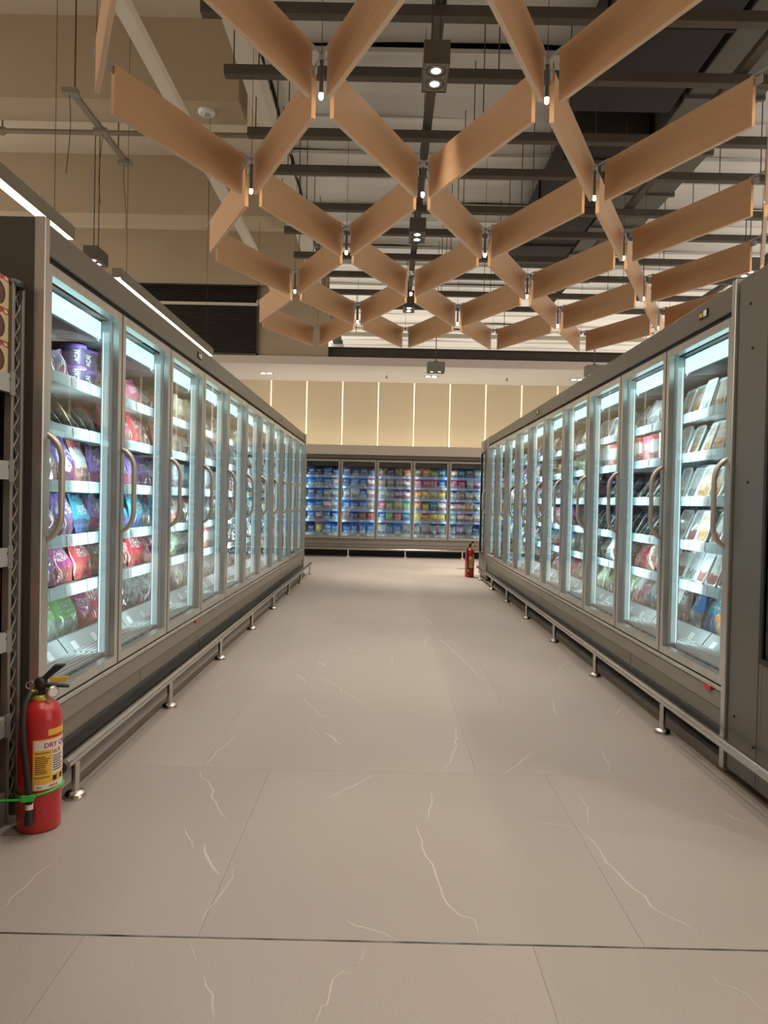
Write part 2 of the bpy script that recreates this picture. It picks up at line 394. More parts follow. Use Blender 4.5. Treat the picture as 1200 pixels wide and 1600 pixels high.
# bulkhead with soffit
bk = MB().box(-8, 8, 14.39, YW, 3.923, 4.075).build('ceiling_bulkhead', M['soffit']); struct(bk, 'white bulkhead over the far freezer run')
MB().box(-8, 8, 14.365, 14.388, 3.923, 4.085).build('fascia', M['bulkface'], bk)
db = MB(); db.box(-1.3, 8, 14.55, 14.66, 4.08, 4.31); db.box(-1.3, 8, 14.48, 14.73, 4.29, 4.31)
db = db.build('trim_1', M['channel']); struct(db, 'dark steel beam above the bulkhead')

# left concrete bay: slab, down-stand beams, end wall with louvre
sl = MB().box(-9, -1.55, -3, 14.5, 6.15, 6.3).build('ceiling_slab', M['slab']); struct(sl, 'pale concrete slab over the left side')
for k, y in enumerate((1.6, 4.5, 7.42, 10.4, 13.27)):
    b_ = MB(); b_.box(-9, -1.62, y, y+.46, 5.3, 6.15)
    b_ = b_.build('trim_%d' % (k+2), M['concrete']); struct(b_, 'deep painted concrete beam under the slab')
we = MB(); we.box(-9, -1.25, 14.42, 14.55, 4.075, 6.3)
we = we.build('wall_left_end', M['concrete']); struct(we, 'brown painted wall beside the louvre')
lv = thing('wall_louvre', 'large dark slatted louvre on the brown wall above the left freezers', 'louvre', (-2.66, 14.42, 4.08))
lv_b = MB().box(-4.2, 0, -.02, -.001, 0, 1.42).build('backing', M['louvre'], lv)
lf = MB()
for z in (0, 1.38): lf.box(-4.2, 0, -.06, -.02, z, z+.04)
for x in (-4.2, -.03): lf.box(x, x+.03, -.06, -.02, 0, 1.42)
lf.build('frame', M['channel'], lv)
sme = MB().hexa([(-4.17,-.05,0),(-.03,-.05,0),(-.03,-.022,.022),(-4.17,-.022,.022),(-4.17,-.05,.006),(-.03,-.05,.006),(-.03,-.022,.028),(-4.17,-.022,.028)]).mesh('slat', M['louvre'])
for i in range(34): obj('slat', sme, lv, (0, 0, .045 + i*.0393))
MB().box(-4.2, 0, -.13, -.08, .98, 1.03).build('crossbar', M['flange'], lv)

wn_ = MB().box(-9, 8, -3.2, -3.05, 0, 6.3).build('wall_front_blocker', M['concrete']); struct(wn_, 'unseen wall added behind the viewpoint to block light')  # added out of view to keep ambient light out from behind
# roof deck: shallow ribs across the aisle, sheets side by side
def deck():
    root = bpy.data.objects.new('ceiling', None); COL.objects.link(root); root.location = (0, 0, 6.2); struct(root, 'pale ribbed metal roof deck high above the aisle')
    rd = random.Random(5); y = -3.0; k = 0
    while y < 24:
        wd = rd.choice((.55, .75, .95)); z = rd.uniform(-.05, .05); n = 6; prof = []
        for i in range(n+1):
            t = i/n; prof.append((y + wd*t, z + .07*math.sin(math.pi*t)*rd.uniform(.7, 1.2)))
        mb = MB(); v = [(x, yy, zz + .03*math.sin(x*1.3+k)) for x in (-1.5, 0, 1.5, 3, 4.5, 6, 8) for yy, zz in prof]
        m_ = n+1
        mb.add(v, [(a*m_+i, a*m_+i+1, (a+1)*m_+i+1, (a+1)*m_+i) for a in range(6) for i in range(n)], True)
        mb.box(-1.5, 8, y-.02, y+.02, z-.03, z+.02)
        mb.build('deck_sheet', M['deckm'], root); y += wd; k += 1
    MB().box(-1.9, 8, -3, 24, .25, .3).build('roof_backing', M['ductblack'], root)
    return root
deck()
wf = MB().box(-2, 8, 24, 24.2, 4, 6.5).build('wall_far', M['deckm']); struct(wf, 'pale end wall beyond the bulkhead')

# support grid of dark steel channels
gr = bpy.data.objects.new('ceiling_grid', None); COL.objects.link(gr); gr.location = (0, 0, 4.9); struct(gr, 'grid of dark steel channels carrying the lattice')
ys = [2.45, 3.4, 4.4, 5.47, 6.26, 7.30, 8.10, 9.12, 9.91, 10.92, 11.79, 12.80, 13.7]
cm = MB(); cm.box(-1.50, 7.5, 0, .065, .0, .085); cm.box(-1.5, 7.5, .065, .085, .0, .012)
cme = cm.mesh('channel', M['channel'])
for y in ys: obj('channel', cme, gr, (0, y, 0))
lm = MB(); lm.box(-.045, .045, -1, 14, .10, .16)
lme = lm.mesh('long_channel', M['channel'])
for x in (.33, 3.02, 5.7): obj('long_channel', lme, gr, (x, 0, 0))
rm = MB().tube([(0,0,.05), (0,0,1.3)], .006, 5).mesh('hanger_rod', M['wire'])
for y in ys:
    for x in (-1.42, -1.2, .9, 1.78, 4.15): obj('hanger_rod', rm, gr, (x, y+.03, 0))
# pale steel flanges running along the aisle
f1 = MB(); f1.box(-1.50, -1.34, -2, 14.4, 5.30, 5.33); f1.box(-1.43, -1.41, -2, 14.4, 5.33, 5.8)
struct(f1.build('trim_8', M['flange']), 'pale steel beam along the edge of the roof deck')
MB_ = MB(); MB_.box(-2.22, -2.13, -2, 13.2, 5.02, 5.035); MB_.box(-2.13, -2.10, -2, 13.2, 5.02, 5.11)
struct(MB_.build('trim_9', M['flange']), 'narrow pale steel channel left of the lattice')

# ducts on the right
def duct(label, x0, x1, y0, y1, z0, z1, m, ring):
    t = thing('air_duct', label, 'air duct', ((x0+x1)/2, (y0+y1)/2, z0)); hx, hy = (x1-x0)/2, (y1-y0)/2
    bevel(MB().box(-hx, hx, -hy, hy, 0, z1-z0).build('duct_body', m, t), .01)
    rm_ = MB(); e = .03
    rm_.box(-hx-e, hx+e, -.02, .02, -e, 0); rm_.box(-hx-e, hx+e, -.02, .02, z1-z0, z1-z0+e)
    rm_.box(-hx-e, -hx, -.02, .02, 0, z1-z0); rm_.box(hx, hx+e, -.02, .02, 0, z1-z0)
    rme = rm_.mesh('flange_ring', m); y = -hy + .4
    while y < hy - .2: obj('flange_ring', rme, t, (0, y, 0)); y += ring
duct('large black air duct crossing the upper right of the ceiling', 1.95, 3.05, 3.2, 8.03, 5.6, 6.1, M['ductblack'], 1.5)
duct('shorter black air duct beyond the first one, over the lattice', 2.15, 3.05, 8.6, 13.2, 5.55, 6.0, M['ductblack'], 1.5)
duct('grey galvanised air duct running beside the black ducts', 3.12, 3.92, 2.5, 14.2, 5.6, 6.08, M['ductgrey'], 1.2)

# ================================================================== WOODEN LATTICE
S, DY, Y0, XB = 1.345, 1.335, 4.285, .902
ZB0, ZB1 = 3.54, 3.845
lat = thing('wooden_ceiling_lattice', 'suspended diamond lattice of maple boards over the aisle', 'ceiling lattice', (0.9, 7, ZB0))
LO = Vector((0.9, 7, ZB0))
blen = math.hypot(S/2, DY) - .25
bm_ = MB(); bm_.box(-blen/2, blen/2, -.014, .014, 0, ZB1-ZB0)
board_me = bm_.mesh('board', [M['wood'], M['woodlit']])
for p_ in board_me.polygons:
    if abs(p_.normal.z) > .5: p_.material_index = 1  # horizontal edges get the wood with painted-in light
ROWS = range(-3, 6)
def nodes_in(j):
    off = 0 if j % 2 == 0 else S/2
    out = []
    for i in range(-4, 5):
        x = XB + off + i*S
        if -1.95 < x < 5.2: out.append(x)
    return out
brk_me = MB().lathe([(.02, -.03), (.02, .02)], n=8).mesh('node_hub', M['bracket'])
arm_me = MB().box(.012, .15, -.004, .004, 0, .012).mesh('bracket_arm', M['bracket'])
plate_me = MB().box(.07, .128, -.003, .003, -.06, -.01).mesh('hinge_plate', M['bracket'])
hang_me = MB().tube([(0,0,.0), (0,0,1.05)], .0022, 5).mesh('hanger_wire', M['wire'])
tube_me = MB().tube([(0,0,.03), (0,0,.26)], .0125, 10).mesh('lamp_tube', M['tube'])
bulb_me = MB().lathe([(.004,-.006), (.012,.002), (.0135,.014), (.0125,.032)], n=10).mesh('bulb', M['bulb'])
rows_word = {-3:'eighth-row', -2:'row overhead', -1:'row just out ahead', 0:'nearest row in view', 1:'second row', 2:'third row', 3:'fourth row', 4:'rearmost row'}
for j in ROWS:
    y = Y0 + j*DY; xs = nodes_in(j)
    for x in xs:
        obj('hanger_wire', hang_me, lat, Vector((x, y, ZB1+.02)) - LO)
        obj('node_hub', brk_me, lat, Vector((x, y, ZB1+.005)) - LO)
        if j < 5:
            for sx in (-1, 1):
                x2 = x + sx*S/2
                if not (-1.95 < x2 < 5.2): continue
                ang = math.atan2(DY, sx*S/2)
                obj('board', board_me, lat, Vector(((x+x2)/2, y+DY/2, ZB0)) - LO, (0, 0, ang))
                for xx, yy, aa in ((x, y, ang), (x2, y+DY, ang+math.pi)):
                    obj('bracket_arm', arm_me, lat, Vector((xx, yy, ZB1+.004)) - LO, (0, 0, aa))
                    if j >= 0: obj('hinge_plate', plate_me, lat, Vector((xx, yy, ZB1)) - LO, (0, 0, aa))
        if -2 <= j < 5 and x > -1.5 and x < 4.5:
            col_ = [q for q in xs if -1.5 < q < 4.5]; k = col_.index(x)
            where = {0:'nearest visible', 1:'second', 2:'third', 3:'fourth', 4:'rearmost'}.get(j, 'first unseen overhead' if j == -1 else 'second unseen overhead')
            t = thing('tube_lamp', 'slim tube lamp in the %s lattice row, %s from left' % (where, ORD[k]), 'lamp', (x, y, 3.595), 0, 'tube lamps at the lattice nodes')
            obj('lamp_tube', tube_me, t); obj('bulb', bulb_me, t)
            if True:
                ld = bpy.data.lights.new('tube_light', 'SPOT'); ld.energy = TUBE_W; ld.color = (1, .89, .77); ld.shadow_soft_size = .02; ld.spot_size = R(120); ld.spot_blend = .6
                lo = bpy.data.objects.new('tube_light', ld); COL.objects.link(lo); lo.parent = t; lo.location = (0, 0, -.012)
                ld = bpy.data.lights.new('tube_glow', 'POINT'); ld.energy = .12; ld.color = (1, .84, .6); ld.shadow_soft_size = .012
                lo = bpy.data.objects.new('tube_glow', ld); COL.objects.link(lo); lo.parent = t; lo.location = (0, 0, -.03)

# ================================================================== CEILING FIXTURES
def downlight(loc, label, rz=0, drop=.5, m='fix', energy=DOWNLIGHT_W, cone=34, w_=.183, l_=.36, h_=.165):
    t = thing('twin_downlight', label, 'downlight', loc, rz, 'twin downlight boxes')
    hb = MB(); e = .006
    hb.box(-w_/2, w_/2, 0, l_, .03, h_)
    hb.box(-w_/2, -w_/2+e, 0, l_, 0, .03); hb.box(w_/2-e, w_/2, 0, l_, 0, .03); hb.box(-w_/2, w_/2, 0, e, 0, .03); hb.box(-w_/2, w_/2, l_-e, l_, 0, .03)
    bevel(hb.build('housing', M[m], t), .002)
    rc = .016 if m == 'fixlight' else 0
    pl = MB().box(-w_/2+e, w_/2-e, e, l_-e, .006+rc, .012+rc).build('face_plate', M['fixlight'], t)
    for yy in (l_*.28, l_*.72):
        lampo = MB().lathe([(.072,.005), (.066,.0015), (.060,.004), (.040,.030)], (0, 0, 0), 20, caps=False).build('lamp', M['reflector'], t, (0, yy, rc))
        MB().lathe([(.001,.006), (.030,.008), (.042,.014)], (0,0,-.004), 16, caps=False).build('lens', M['lampglow'], lampo)
    sb = MB().tube([(-.03, l_/2, h_), (-.03, l_/2, h_+drop)], .006, 6); sb.tube([(.03, l_/2, h_), (.03, l_/2, h_+drop)], .006, 6)
    sb.box(-.05, .05, l_/2-.04, l_/2+.04, h_, h_+.02); sb.build('hanger', M['wire'], t)
    ld = bpy.data.lights.new('downlight_beam', 'SPOT'); ld.energy = energy; ld.color = DOWN_COL; ld.spot_size = R(cone); ld.spot_blend = .6; ld.shadow_soft_size = .06
    lo = bpy.data.objects.new('downlight_beam', ld); COL.objects.link(lo); lo.parent = t; lo.location = (0, l_/2, -.015)
    return t
downlight((.285, 5.0, 4.255), 'large twin downlight box hanging in the nearest lattice cell', drop=.64)
downlight((.285, 8.05, 4.235), 'mid-distance twin downlight box seen through the lattice centre', drop=.66)
downlight((.285, 11.1, 4.225), 'small far twin downlight box behind the lattice centre', drop=.66)
downlight((.285, 1.95, 4.255), 'added unseen twin downlight box overhead, above the top of the picture', drop=.64)  # unseen boxes carrying the row on, added for general light
downlight((.285, -1.1, 4.255), 'added unseen twin downlight box behind the viewpoint', drop=.64)
downlight((-3.84, 9.1, 4.215), 'twin downlight box hanging over the left freezers on wires', drop=1.765)
downlight((-3.84, 3.0, 4.215), 'added unseen twin downlight box over the left aisle outside the picture', drop=1.765)  # unseen, added for general light on the left
downlight((4.6, 5.0, 4.235), 'added twin downlight box hanging beyond the right freezers, near', drop=.66)  # right-hand pair added for general light
downlight((4.6, 9.1, 4.235), 'added twin downlight box hanging beyond the right freezers, far', drop=.66)
downlight((.66, 12.6, 3.485), 'beige twin downlight box hooked below the bulkhead, centre', rz=R(-90), drop=.55, m='fixlight', w_=.2, l_=.31, h_=.18, energy=680, cone=95)
downlight((3.45, 12.6, 3.485), 'beige twin downlight box hooked below the bulkhead, above right freezers', rz=R(-90), drop=.55, m='fixlight', w_=.2, l_=.31, h_=.18, energy=680, cone=95)
# light rail that carries the two beige boxes
t = thing('light_rail', 'pale horizontal rail carrying the beige downlight boxes before the bulkhead', 'rail', (3, 12.58, 4.1))
rb_ = MB(); rb_.box(-4.0, 5, -.03, .03, 0, .05); rb_.box(-4.0, 5, -.05, .05, .05, .06); rb_.build('rail_profile', M['flange'], t)
for x in (-3.6, -1, 1.5, 4): MB().tube([(x,0,.06), (x,0,.8)], .006, 5).build('hanger_rod', M['wire'], t)

# recessed soffit lamps + sprinkler heads
for x, lab in ((-2.66, 'left'), (.905, 'centre'), (4.06, 'right')):
    t = thing('recessed_downlight', 'recessed twin lamp in the white soffit, %s one' % lab, 'downlight', (x, 15.45, 3.923), 0, 'recessed lamps in the soffit')
    MB().box(-.15, .15, -.07, .07, -.008, -.0005).build('trim_plate', M['reflector'], t)
    for sx in (-.07, .07):
        MB().lathe([(.001,-.012), (.052,-.012), (.055,-.008)], n=14, caps=False).build('lens', M['lampglow'], t, (sx, 0, 0))
    ld = bpy.data.lights.new('soffit_beam', 'SPOT'); ld.energy = 240; ld.color = (1,.9,.78); ld.spot_size = R(62); ld.spot_blend = .6; ld.shadow_soft_size = .05
    lo = bpy.data.objects.new('soffit_beam', ld); COL.objects.link(lo); lo.parent = t; lo.location = (0, 0, -.03)
for x, lab in ((-.06, 'left'), (2.55, 'right')):
    t = thing('fire_sprinkler', 'small fire sprinkler under the white soffit, %s one' % lab, 'sprinkler', (x, 15.5, 3.923), 0, 'sprinklers in the soffit')
    MB().lathe([(.03,-.006), (.03,0)], n=10).build('escutcheon', M['steel'], t)
    MB().lathe([(.012,-.006), (.010,-.04), (.035,-.045), (.035,-.05)], n=10).build('deflector', M['tube'], t)

# linear pendant lights over the left freezers
def linear(y0, y1, label):
    t = thing('linear_light', label, 'pendant light', (-2.52, y0, 3.19), 0, 'linear lights over left freezers')
    L = y1 - y0
    b_ = MB(); b_.box(-.045, .045, 0, L, .012, .10); b_.box(-.045, -.039, 0, L, -.004, .012); b_.box(.039, .045, 0, L, -.004, .012)
    bevel(b_.build('housing', M['fixlight'], t), .002)
    MB().box(-.0385, .0385, .004, L-.004, .0, .011).build('diffuser', M['linear'], t)
    for yy in (.25, L-.25):
        MB().tube([(0, yy, .1), (0, yy, 2.958)], .0025, 5).build('wire', M['wire'], t)
linear(6.55, 10.03, 'glowing linear pendant over the middle of the left freezers')
linear(1.6, 5.58, 'glowing linear pendant at upper left over the nearest freezers')

# wiring track with drop wires, pipe, detector at upper left
t = thing('wiring_track', 'short metal wiring track with dangling cables at upper left', 'cable track', (-3.06, 6.75, 5.0))
k_ = MB(); k_.box(-.03, .03, 0, 1.45, 0, .035); k_.build('track', M['pipe'], t)
for y in (0, .72, 1.40): MB().box(-.07, .07, y-.03, y+.06, -.03, .02).build('junction_box', M['fixlight'], t)
for y, x in ((.02, -.02), (.74, 0), (1.42, .0)):
    pts = [(x + .02*math.sin(z_*5+y*3), y, -z_*.95) for z_ in [i*.1 for i in range(9)]]
    MB().tube(pts, .004, 5).build('drop_wire', M['wire'], t)
for y in (.1, 1.2): MB().tube([(0, y, .03), (0, y, 1.1)], .007, 5).build('hanger_rod', M['wire'], t)
t = thing('sprinkler_pipe', 'thin painted pipe crossing below the concrete beams at upper left', 'pipe', (-4.5, 7.95, 5.22))
MB().tube([(-3,0,0), (2.9,0,0)], .028, 10).build('pipe_run', M['pipe'], t)
for x in (-2, .15, 1.8):
    MB().tube([(x,0,.02), (x,0,.9)], .01, 6).build('pipe_hanger', M['pipe'], t)
    MB().tube([(x + .045*math.cos(a), 0, .045*math.sin(a)) for a in [i*math.pi/6 for i in range(13)]], .008, 5).build('clamp_ring', M['pipe'], t)
t = thing('smoke_detector', 'round white smoke detector under the concrete beam', 'smoke detector', (-2.0, 7.62, 5.3))
MB().lathe([(.07,-.035), (.085,-.025), (.09,0)], n=16).build('detector_body', M['white'], t); MB().lathe([(.03,-.05), (.04,-.035)], n=12).build('sensor', M['bracket'], t)

# ================================================================== FREEZERS
P_, ZB, ZT, HT, DEP = .78, .380, 2.0907, 2.228, .98
SHELF_Z = [1.735, 1.505, 1.255, 1.005, .775]     # shelf tops
DECK_Z = .45
def seg_arc(p0, p1, p2, n=5):
    return [Vector(p0).lerp(Vector(p1), t).lerp(Vector(p1).lerp(Vector(p2), t), t) for t in [i/n for i in range(n+1)]]
fr = MB(); st = .040
fr.box(.007, .007+st, 0, .042, ZB+.006, ZT-.006); fr.box(P_-.007-st, P_-.007, 0, .042, ZB+.006, ZT-.006)
fr.box(.007+st, P_-.007-st, 0, .042, ZB+.006, ZB+.006+st); fr.box(.007+st, P_-.007-st, 0, .042, ZT-.006-st, ZT-.006)
door_me = fr.mesh('door', M['frame'])
glass_me = MB().add([(.047,.02,ZB+.046),(P_-.047,.02,ZB+.046),(P_-.047,.02,ZT-.046),(.047,.02,ZT-.046)], [(0,1,2,3)]).mesh('glass_pane', M['glass'])
edge_ = MB()
for a, b in ((.047, .054), (P_-.054, P_-.047)): edge_.box(a, b, .030, .044, ZB+.05, ZT-.05)
edge_me = edge_.mesh('seal', M['mullion'])
hp = [Vector((0, .002, 1.432)), Vector((0, -.012, 1.425))] + seg_arc((0,-.028,1.412), (0,-.054,1.385), (0,-.058,1.34)) + [Vector((0,-.058,1.24)), Vector((0,-.058,1.13))] + seg_arc((0,-.058,1.12), (0,-.054,1.075), (0,-.028,1.048)) + [Vector((0,-.012,1.036)), Vector((0,.002,1.03))]
handle_me = MB().tube(hp, .0145, 10, flat=.8).mesh('handle', M['handle'])
gask_me = MB().box(-.006, .006, .028, .050, ZB, ZT).mesh('gasket', M['rubber'])
def mull_mesh(x0, x1):
    q = MB(); q.box(x0, x1, .05, .084, ZB, ZT)
    if x1 > .02: q.box(.0205, .026, .084, .092, ZB, ZT)
    if x0 < -.02: q.box(-.026, -.0205, .084, .092, ZB, ZT)
    return q.mesh('mullion', M['mullion'])
mull_me, mull_lo, mull_hi = mull_mesh(-.026, .026), mull_mesh(.001, .026), mull_mesh(-.026, -.001)
gask_lo = MB().box(.0005, .006, .028, .050, ZB, ZT).mesh('gasket', M['rubber']); gask_hi = MB().box(-.006, -.0005, .028, .050, ZB, ZT).mesh('gasket', M['rubber'])
def led_mesh(x0, x1, m):
    q = MB(); q.box(x0, x1, .0845, .088, ZB+.1, ZT-.12); return q.mesh('light_strip', m)
def side_mesh(e, y0, y1, dx, m, nm):
    q = MB()
    if e >= 0: q.box(.0262, .0262+dx, y0, y1, ZB+.06, ZT-.10)
    if e <= 0: q.box(-.0262-dx, -.0262, y0, y1, ZB+.06, ZT-.10)
    return q.mesh(nm, m)
DIFF = {e: side_mesh(e, .054, .080, .002, M['diff'], 'lamp_lens') for e in (0, 1, -1)}
LINE = {e: side_mesh(e, .0825, .0855, .003, M['diffline'], 'lamp_edge') for e in (0, 1, -1)}
LEDS = {(e, b): led_mesh(*{0: (-.019, .019), 1: (.003, .019), -1: (-.019, -.003)}[e], M['ledback' if b else 'led']) for e in (0, 1, -1) for b in (False, True)}
sh_ = MB(); sh_.box(.006, P_-.006, .17, .84, -.022, 0)
shelf_me = sh_.mesh('shelf', M['shelf'])
half = (P_-.012)/2
rail_ = MB().hexa([(.003,.152,-.040),(half-.004,.152,-.040),(half-.004,.162,-.040),(.003,.162,-.040),(.003,.158,.014),(half-.004,.158,.014),(half-.004,.168,.014),(.003,.168,.014)])
rail_me = rail_.mesh('price_rail', M['rail']); railb_me = rail_.mesh('price_rail', M['railblue'])
tag_me = MB().hexa([(0,.150,-.034),(.055,.150,-.034),(.055,.1535,-.034),(0,.1535,-.034),(0,.1545,.008),(.055,.1545,.008),(.055,.158,.008),(0,.158,.008)]).mesh('price_tag', M['tag'])
gri = MB()
for i in range(6): gri.box(.008, P_-.008, .070+i*.0275, .082+i*.0275, .424, .436)
for i in range(7): gri.box(.06+i*.11, .064+i*.11, .07, .225, .412, .424)
gri_me = gri.mesh('air_grille', M['grille'])
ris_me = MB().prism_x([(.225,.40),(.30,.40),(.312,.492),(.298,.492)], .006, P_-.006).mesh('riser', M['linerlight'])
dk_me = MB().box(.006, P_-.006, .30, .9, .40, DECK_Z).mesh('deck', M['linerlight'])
rtag_me = MB().hexa([(0,.244,.425),(.055,.244,.425),(.055,.249,.425),(0,.249,.425),(0,.273,.462),(.055,.273,.462),(.055,.278,.462),(0,.278,.462)]).mesh('shelf_tag', M['tag'])
top_me = MB().box(.045, P_-.045, .088, .100, 1.955, 2.035).mesh('top_lamp', M['toplight'])
can_me = MB().prism_x([(.06,2.07),(.92,2.07),(.92,2.00),(.13,1.945),(.102,1.945),(.102,2.045),(.06,2.045)][::-1], .033, P_-.033).mesh('canopy', M['liner'])

def freezer(label, n, loc, rz, hside='low', side='left', ends=(False, False), lit=True, back=False, display=None):
    t = thing('glass_door_freezer', label, 'freezer', loc, rz)
    W = n*P_; rr = random.Random(int(loc[1]*100)+n)
    c = MB(); e = .012
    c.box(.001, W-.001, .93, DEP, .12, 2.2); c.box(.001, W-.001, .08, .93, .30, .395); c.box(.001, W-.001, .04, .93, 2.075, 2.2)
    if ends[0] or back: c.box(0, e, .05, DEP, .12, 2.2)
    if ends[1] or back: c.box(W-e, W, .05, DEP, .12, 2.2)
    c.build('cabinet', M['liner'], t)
    MB().box(.02, W-.02, .30, .92, 0, .12).build('plinth', M['dark'], t)
    h = MB(); h.box(0, W, -.004, .04, ZT+.018, HT); h.box(0, W, .04, DEP, 2.2, HT)
    bevel(h.build('header_panel', M['header'], t), .004)
    MB().box(0, W, .016, .04, ZT-.004, ZT+.018).build('header_gap', M['rubber'], t)
    bevel(MB().box(0, W, .000, .08, .352, ZB-.006).build('sill', M['frame'] if not back else M['kick'], t), .004)
    bevel(MB().box(0, W, .010, .07, .264, .350).build('kick_panel', M['kick'], t), .006)
    x = 0; seg = 1.22
    lowm = None
    nseg = max(1, round(W/seg)); sw = W/nseg
    lowm = MB().box(.004, sw-.004, .022, .07, .184, .262).mesh('kick_panel', M['kick'])
    for i in range(nseg): obj('kick_panel', lowm, t, (i*sw, 0, 0))
    bevel(MB().box(0, W, .004, .06, .118, .184).build('bumper', M['rubber'], t), .012, 2)
    for i, e_ in enumerate(ends):
        if not e_: continue
        xx = (-.034, -.001) if i == 0 else (W+.001, W+.034)
        bevel(MB().box(xx[0], xx[1], .03, DEP, .02, HT+.01).build('end_panel', M['endpanel'], t), .003)
        bevel(MB().box(xx[0]-.002, xx[1]+.002, -.012, .03, .02, HT+.012).build('end_trim', M['frame'], t), .003)
    for k in range(n+1):
        e_ = 1 if k == 0 else -1 if k == n else 0
        o = obj('mullion', {1: mull_lo, -1: mull_hi, 0: mull_me}[e_], t, (k*P_, 0, 0)); obj('gasket', {1: gask_lo, -1: gask_hi, 0: gask_me}[e_], o)
        obj('light_strip', LEDS[(e_, back)], o)
        if not back: obj('lamp_lens', DIFF[e_], o); obj('lamp_edge', LINE[e_], o)
    for k in range(n):
        d = obj('door', door_me, t, (k*P_, 0, 0)); obj('glass_pane', glass_me, d)
        if not back: obj('seal', edge_me, d)
        if not back: obj('handle', handle_me, d, (.024 if hside == 'low' else P_-.024, 0, 0))
        for z in SHELF_Z:
            s = obj('shelf', shelf_me, t, (k*P_, 0, z))
            for q in range(2):
                obj('price_rail', railb_me if back else rail_me, s, (.006+q*half, 0, 0))
                obj('price_tag', tag_me, s, (.05+q*half+rr.uniform(0, .22), 0, 0))
        obj('air_grille', gri_me, t, (k*P_, 0, 0)); ri = obj('riser', ris_me, t, (k*P_, 0, 0)); obj('deck', dk_me, t, (k*P_, 0, 0))
        for q in range(3): obj('shelf_tag', rtag_me, ri, (.06+q*.23+rr.uniform(0, .08), 0, 0))
        obj('canopy', can_me, t, (k*P_, 0, 0))
        if not back: obj('top_lamp', top_me, t, (k*P_, 0, 0))
    if display is not None:
        d = MB().box(-.045, .045, -.010, -.002, 2.150, 2.188).build('display', M['black'], t, (display, 0, 0))
        MB().box(.006, .036, -.0125, -.010, 2.154, 2.184).build('screen', M['white'], d)
        MB().box(-.040, -.006, -.0125, -.010, 2.158, 2.178).build('button_row', M['brass'], d)
    return t
XL, YL, XR, YR, YBK = -1.3034, 2.7008, 1.5666, 3.2696, 15.3537
freezer('nearest glass-door freezer of the left row, three doors, beside the fire extinguisher', 3, (XL, YL, 0), R(90), 'low', ends=(True, False), display=3*P_-.17)
freezer('long middle freezer of the left row with five doors', 5, (XL, YL+3*P_, 0), R(90), 'low', display=5*P_-.17)
freezer('farthest freezer of the left row, three doors', 3, (XL, YL+8*P_, 0), R(90), 'low', ends=(False, True), display=3*P_-.17)
freezer('nearest glass-door freezer of the right row, five doors', 5, (XR, YR+5*P_, 0), R(-90), 'high', ends=(False, True), display=5*P_-.30)
freezer('farther freezer of the right row with five doors', 5, (XR, YR+10*P_, 0), R(-90), 'high', ends=(True, False), display=5*P_-.30)
XBK = -1.0047 - 3*P_
freezer('glass-door freezer run across the far end of the aisle', 9, (XBK, YBK, 0), 0, back=True)
# taller fascia over the far run
t = thing('freezer_fascia', 'plain grey fascia board on top of the far freezer run', 'fascia', (XBK+4.5*P_, YBK, 2.229))
fb_ = MB(); fb_.box(-4.5*P_, 4.5*P_, -.03, -.006, -.040, .165); fb_.box(-4.5*P_, 4.5*P_, -.006, .3, .001, .165)
fb_.build('fascia_board', M['fascia'], t)
MB().box(-4.5*P_, 4.5*P_, -.035, -.03, -.046, -.040).build('lower_edge', M['rubber'], t)
t = thing('wall_uplight', 'hidden strip light behind the far fascia washing the cream wall', 'strip light', (XBK+4.5*P_, YBK+.62, 2.2295))
MB().box(-4.4*P_, 4.4*P_, -.04, .04, 0, .03).build('housing', M['fixlight'], t)
MB().box(-4.38*P_, 4.38*P_, -.03, .03, .03, .036).build('diffuser', M['uplight'], t)

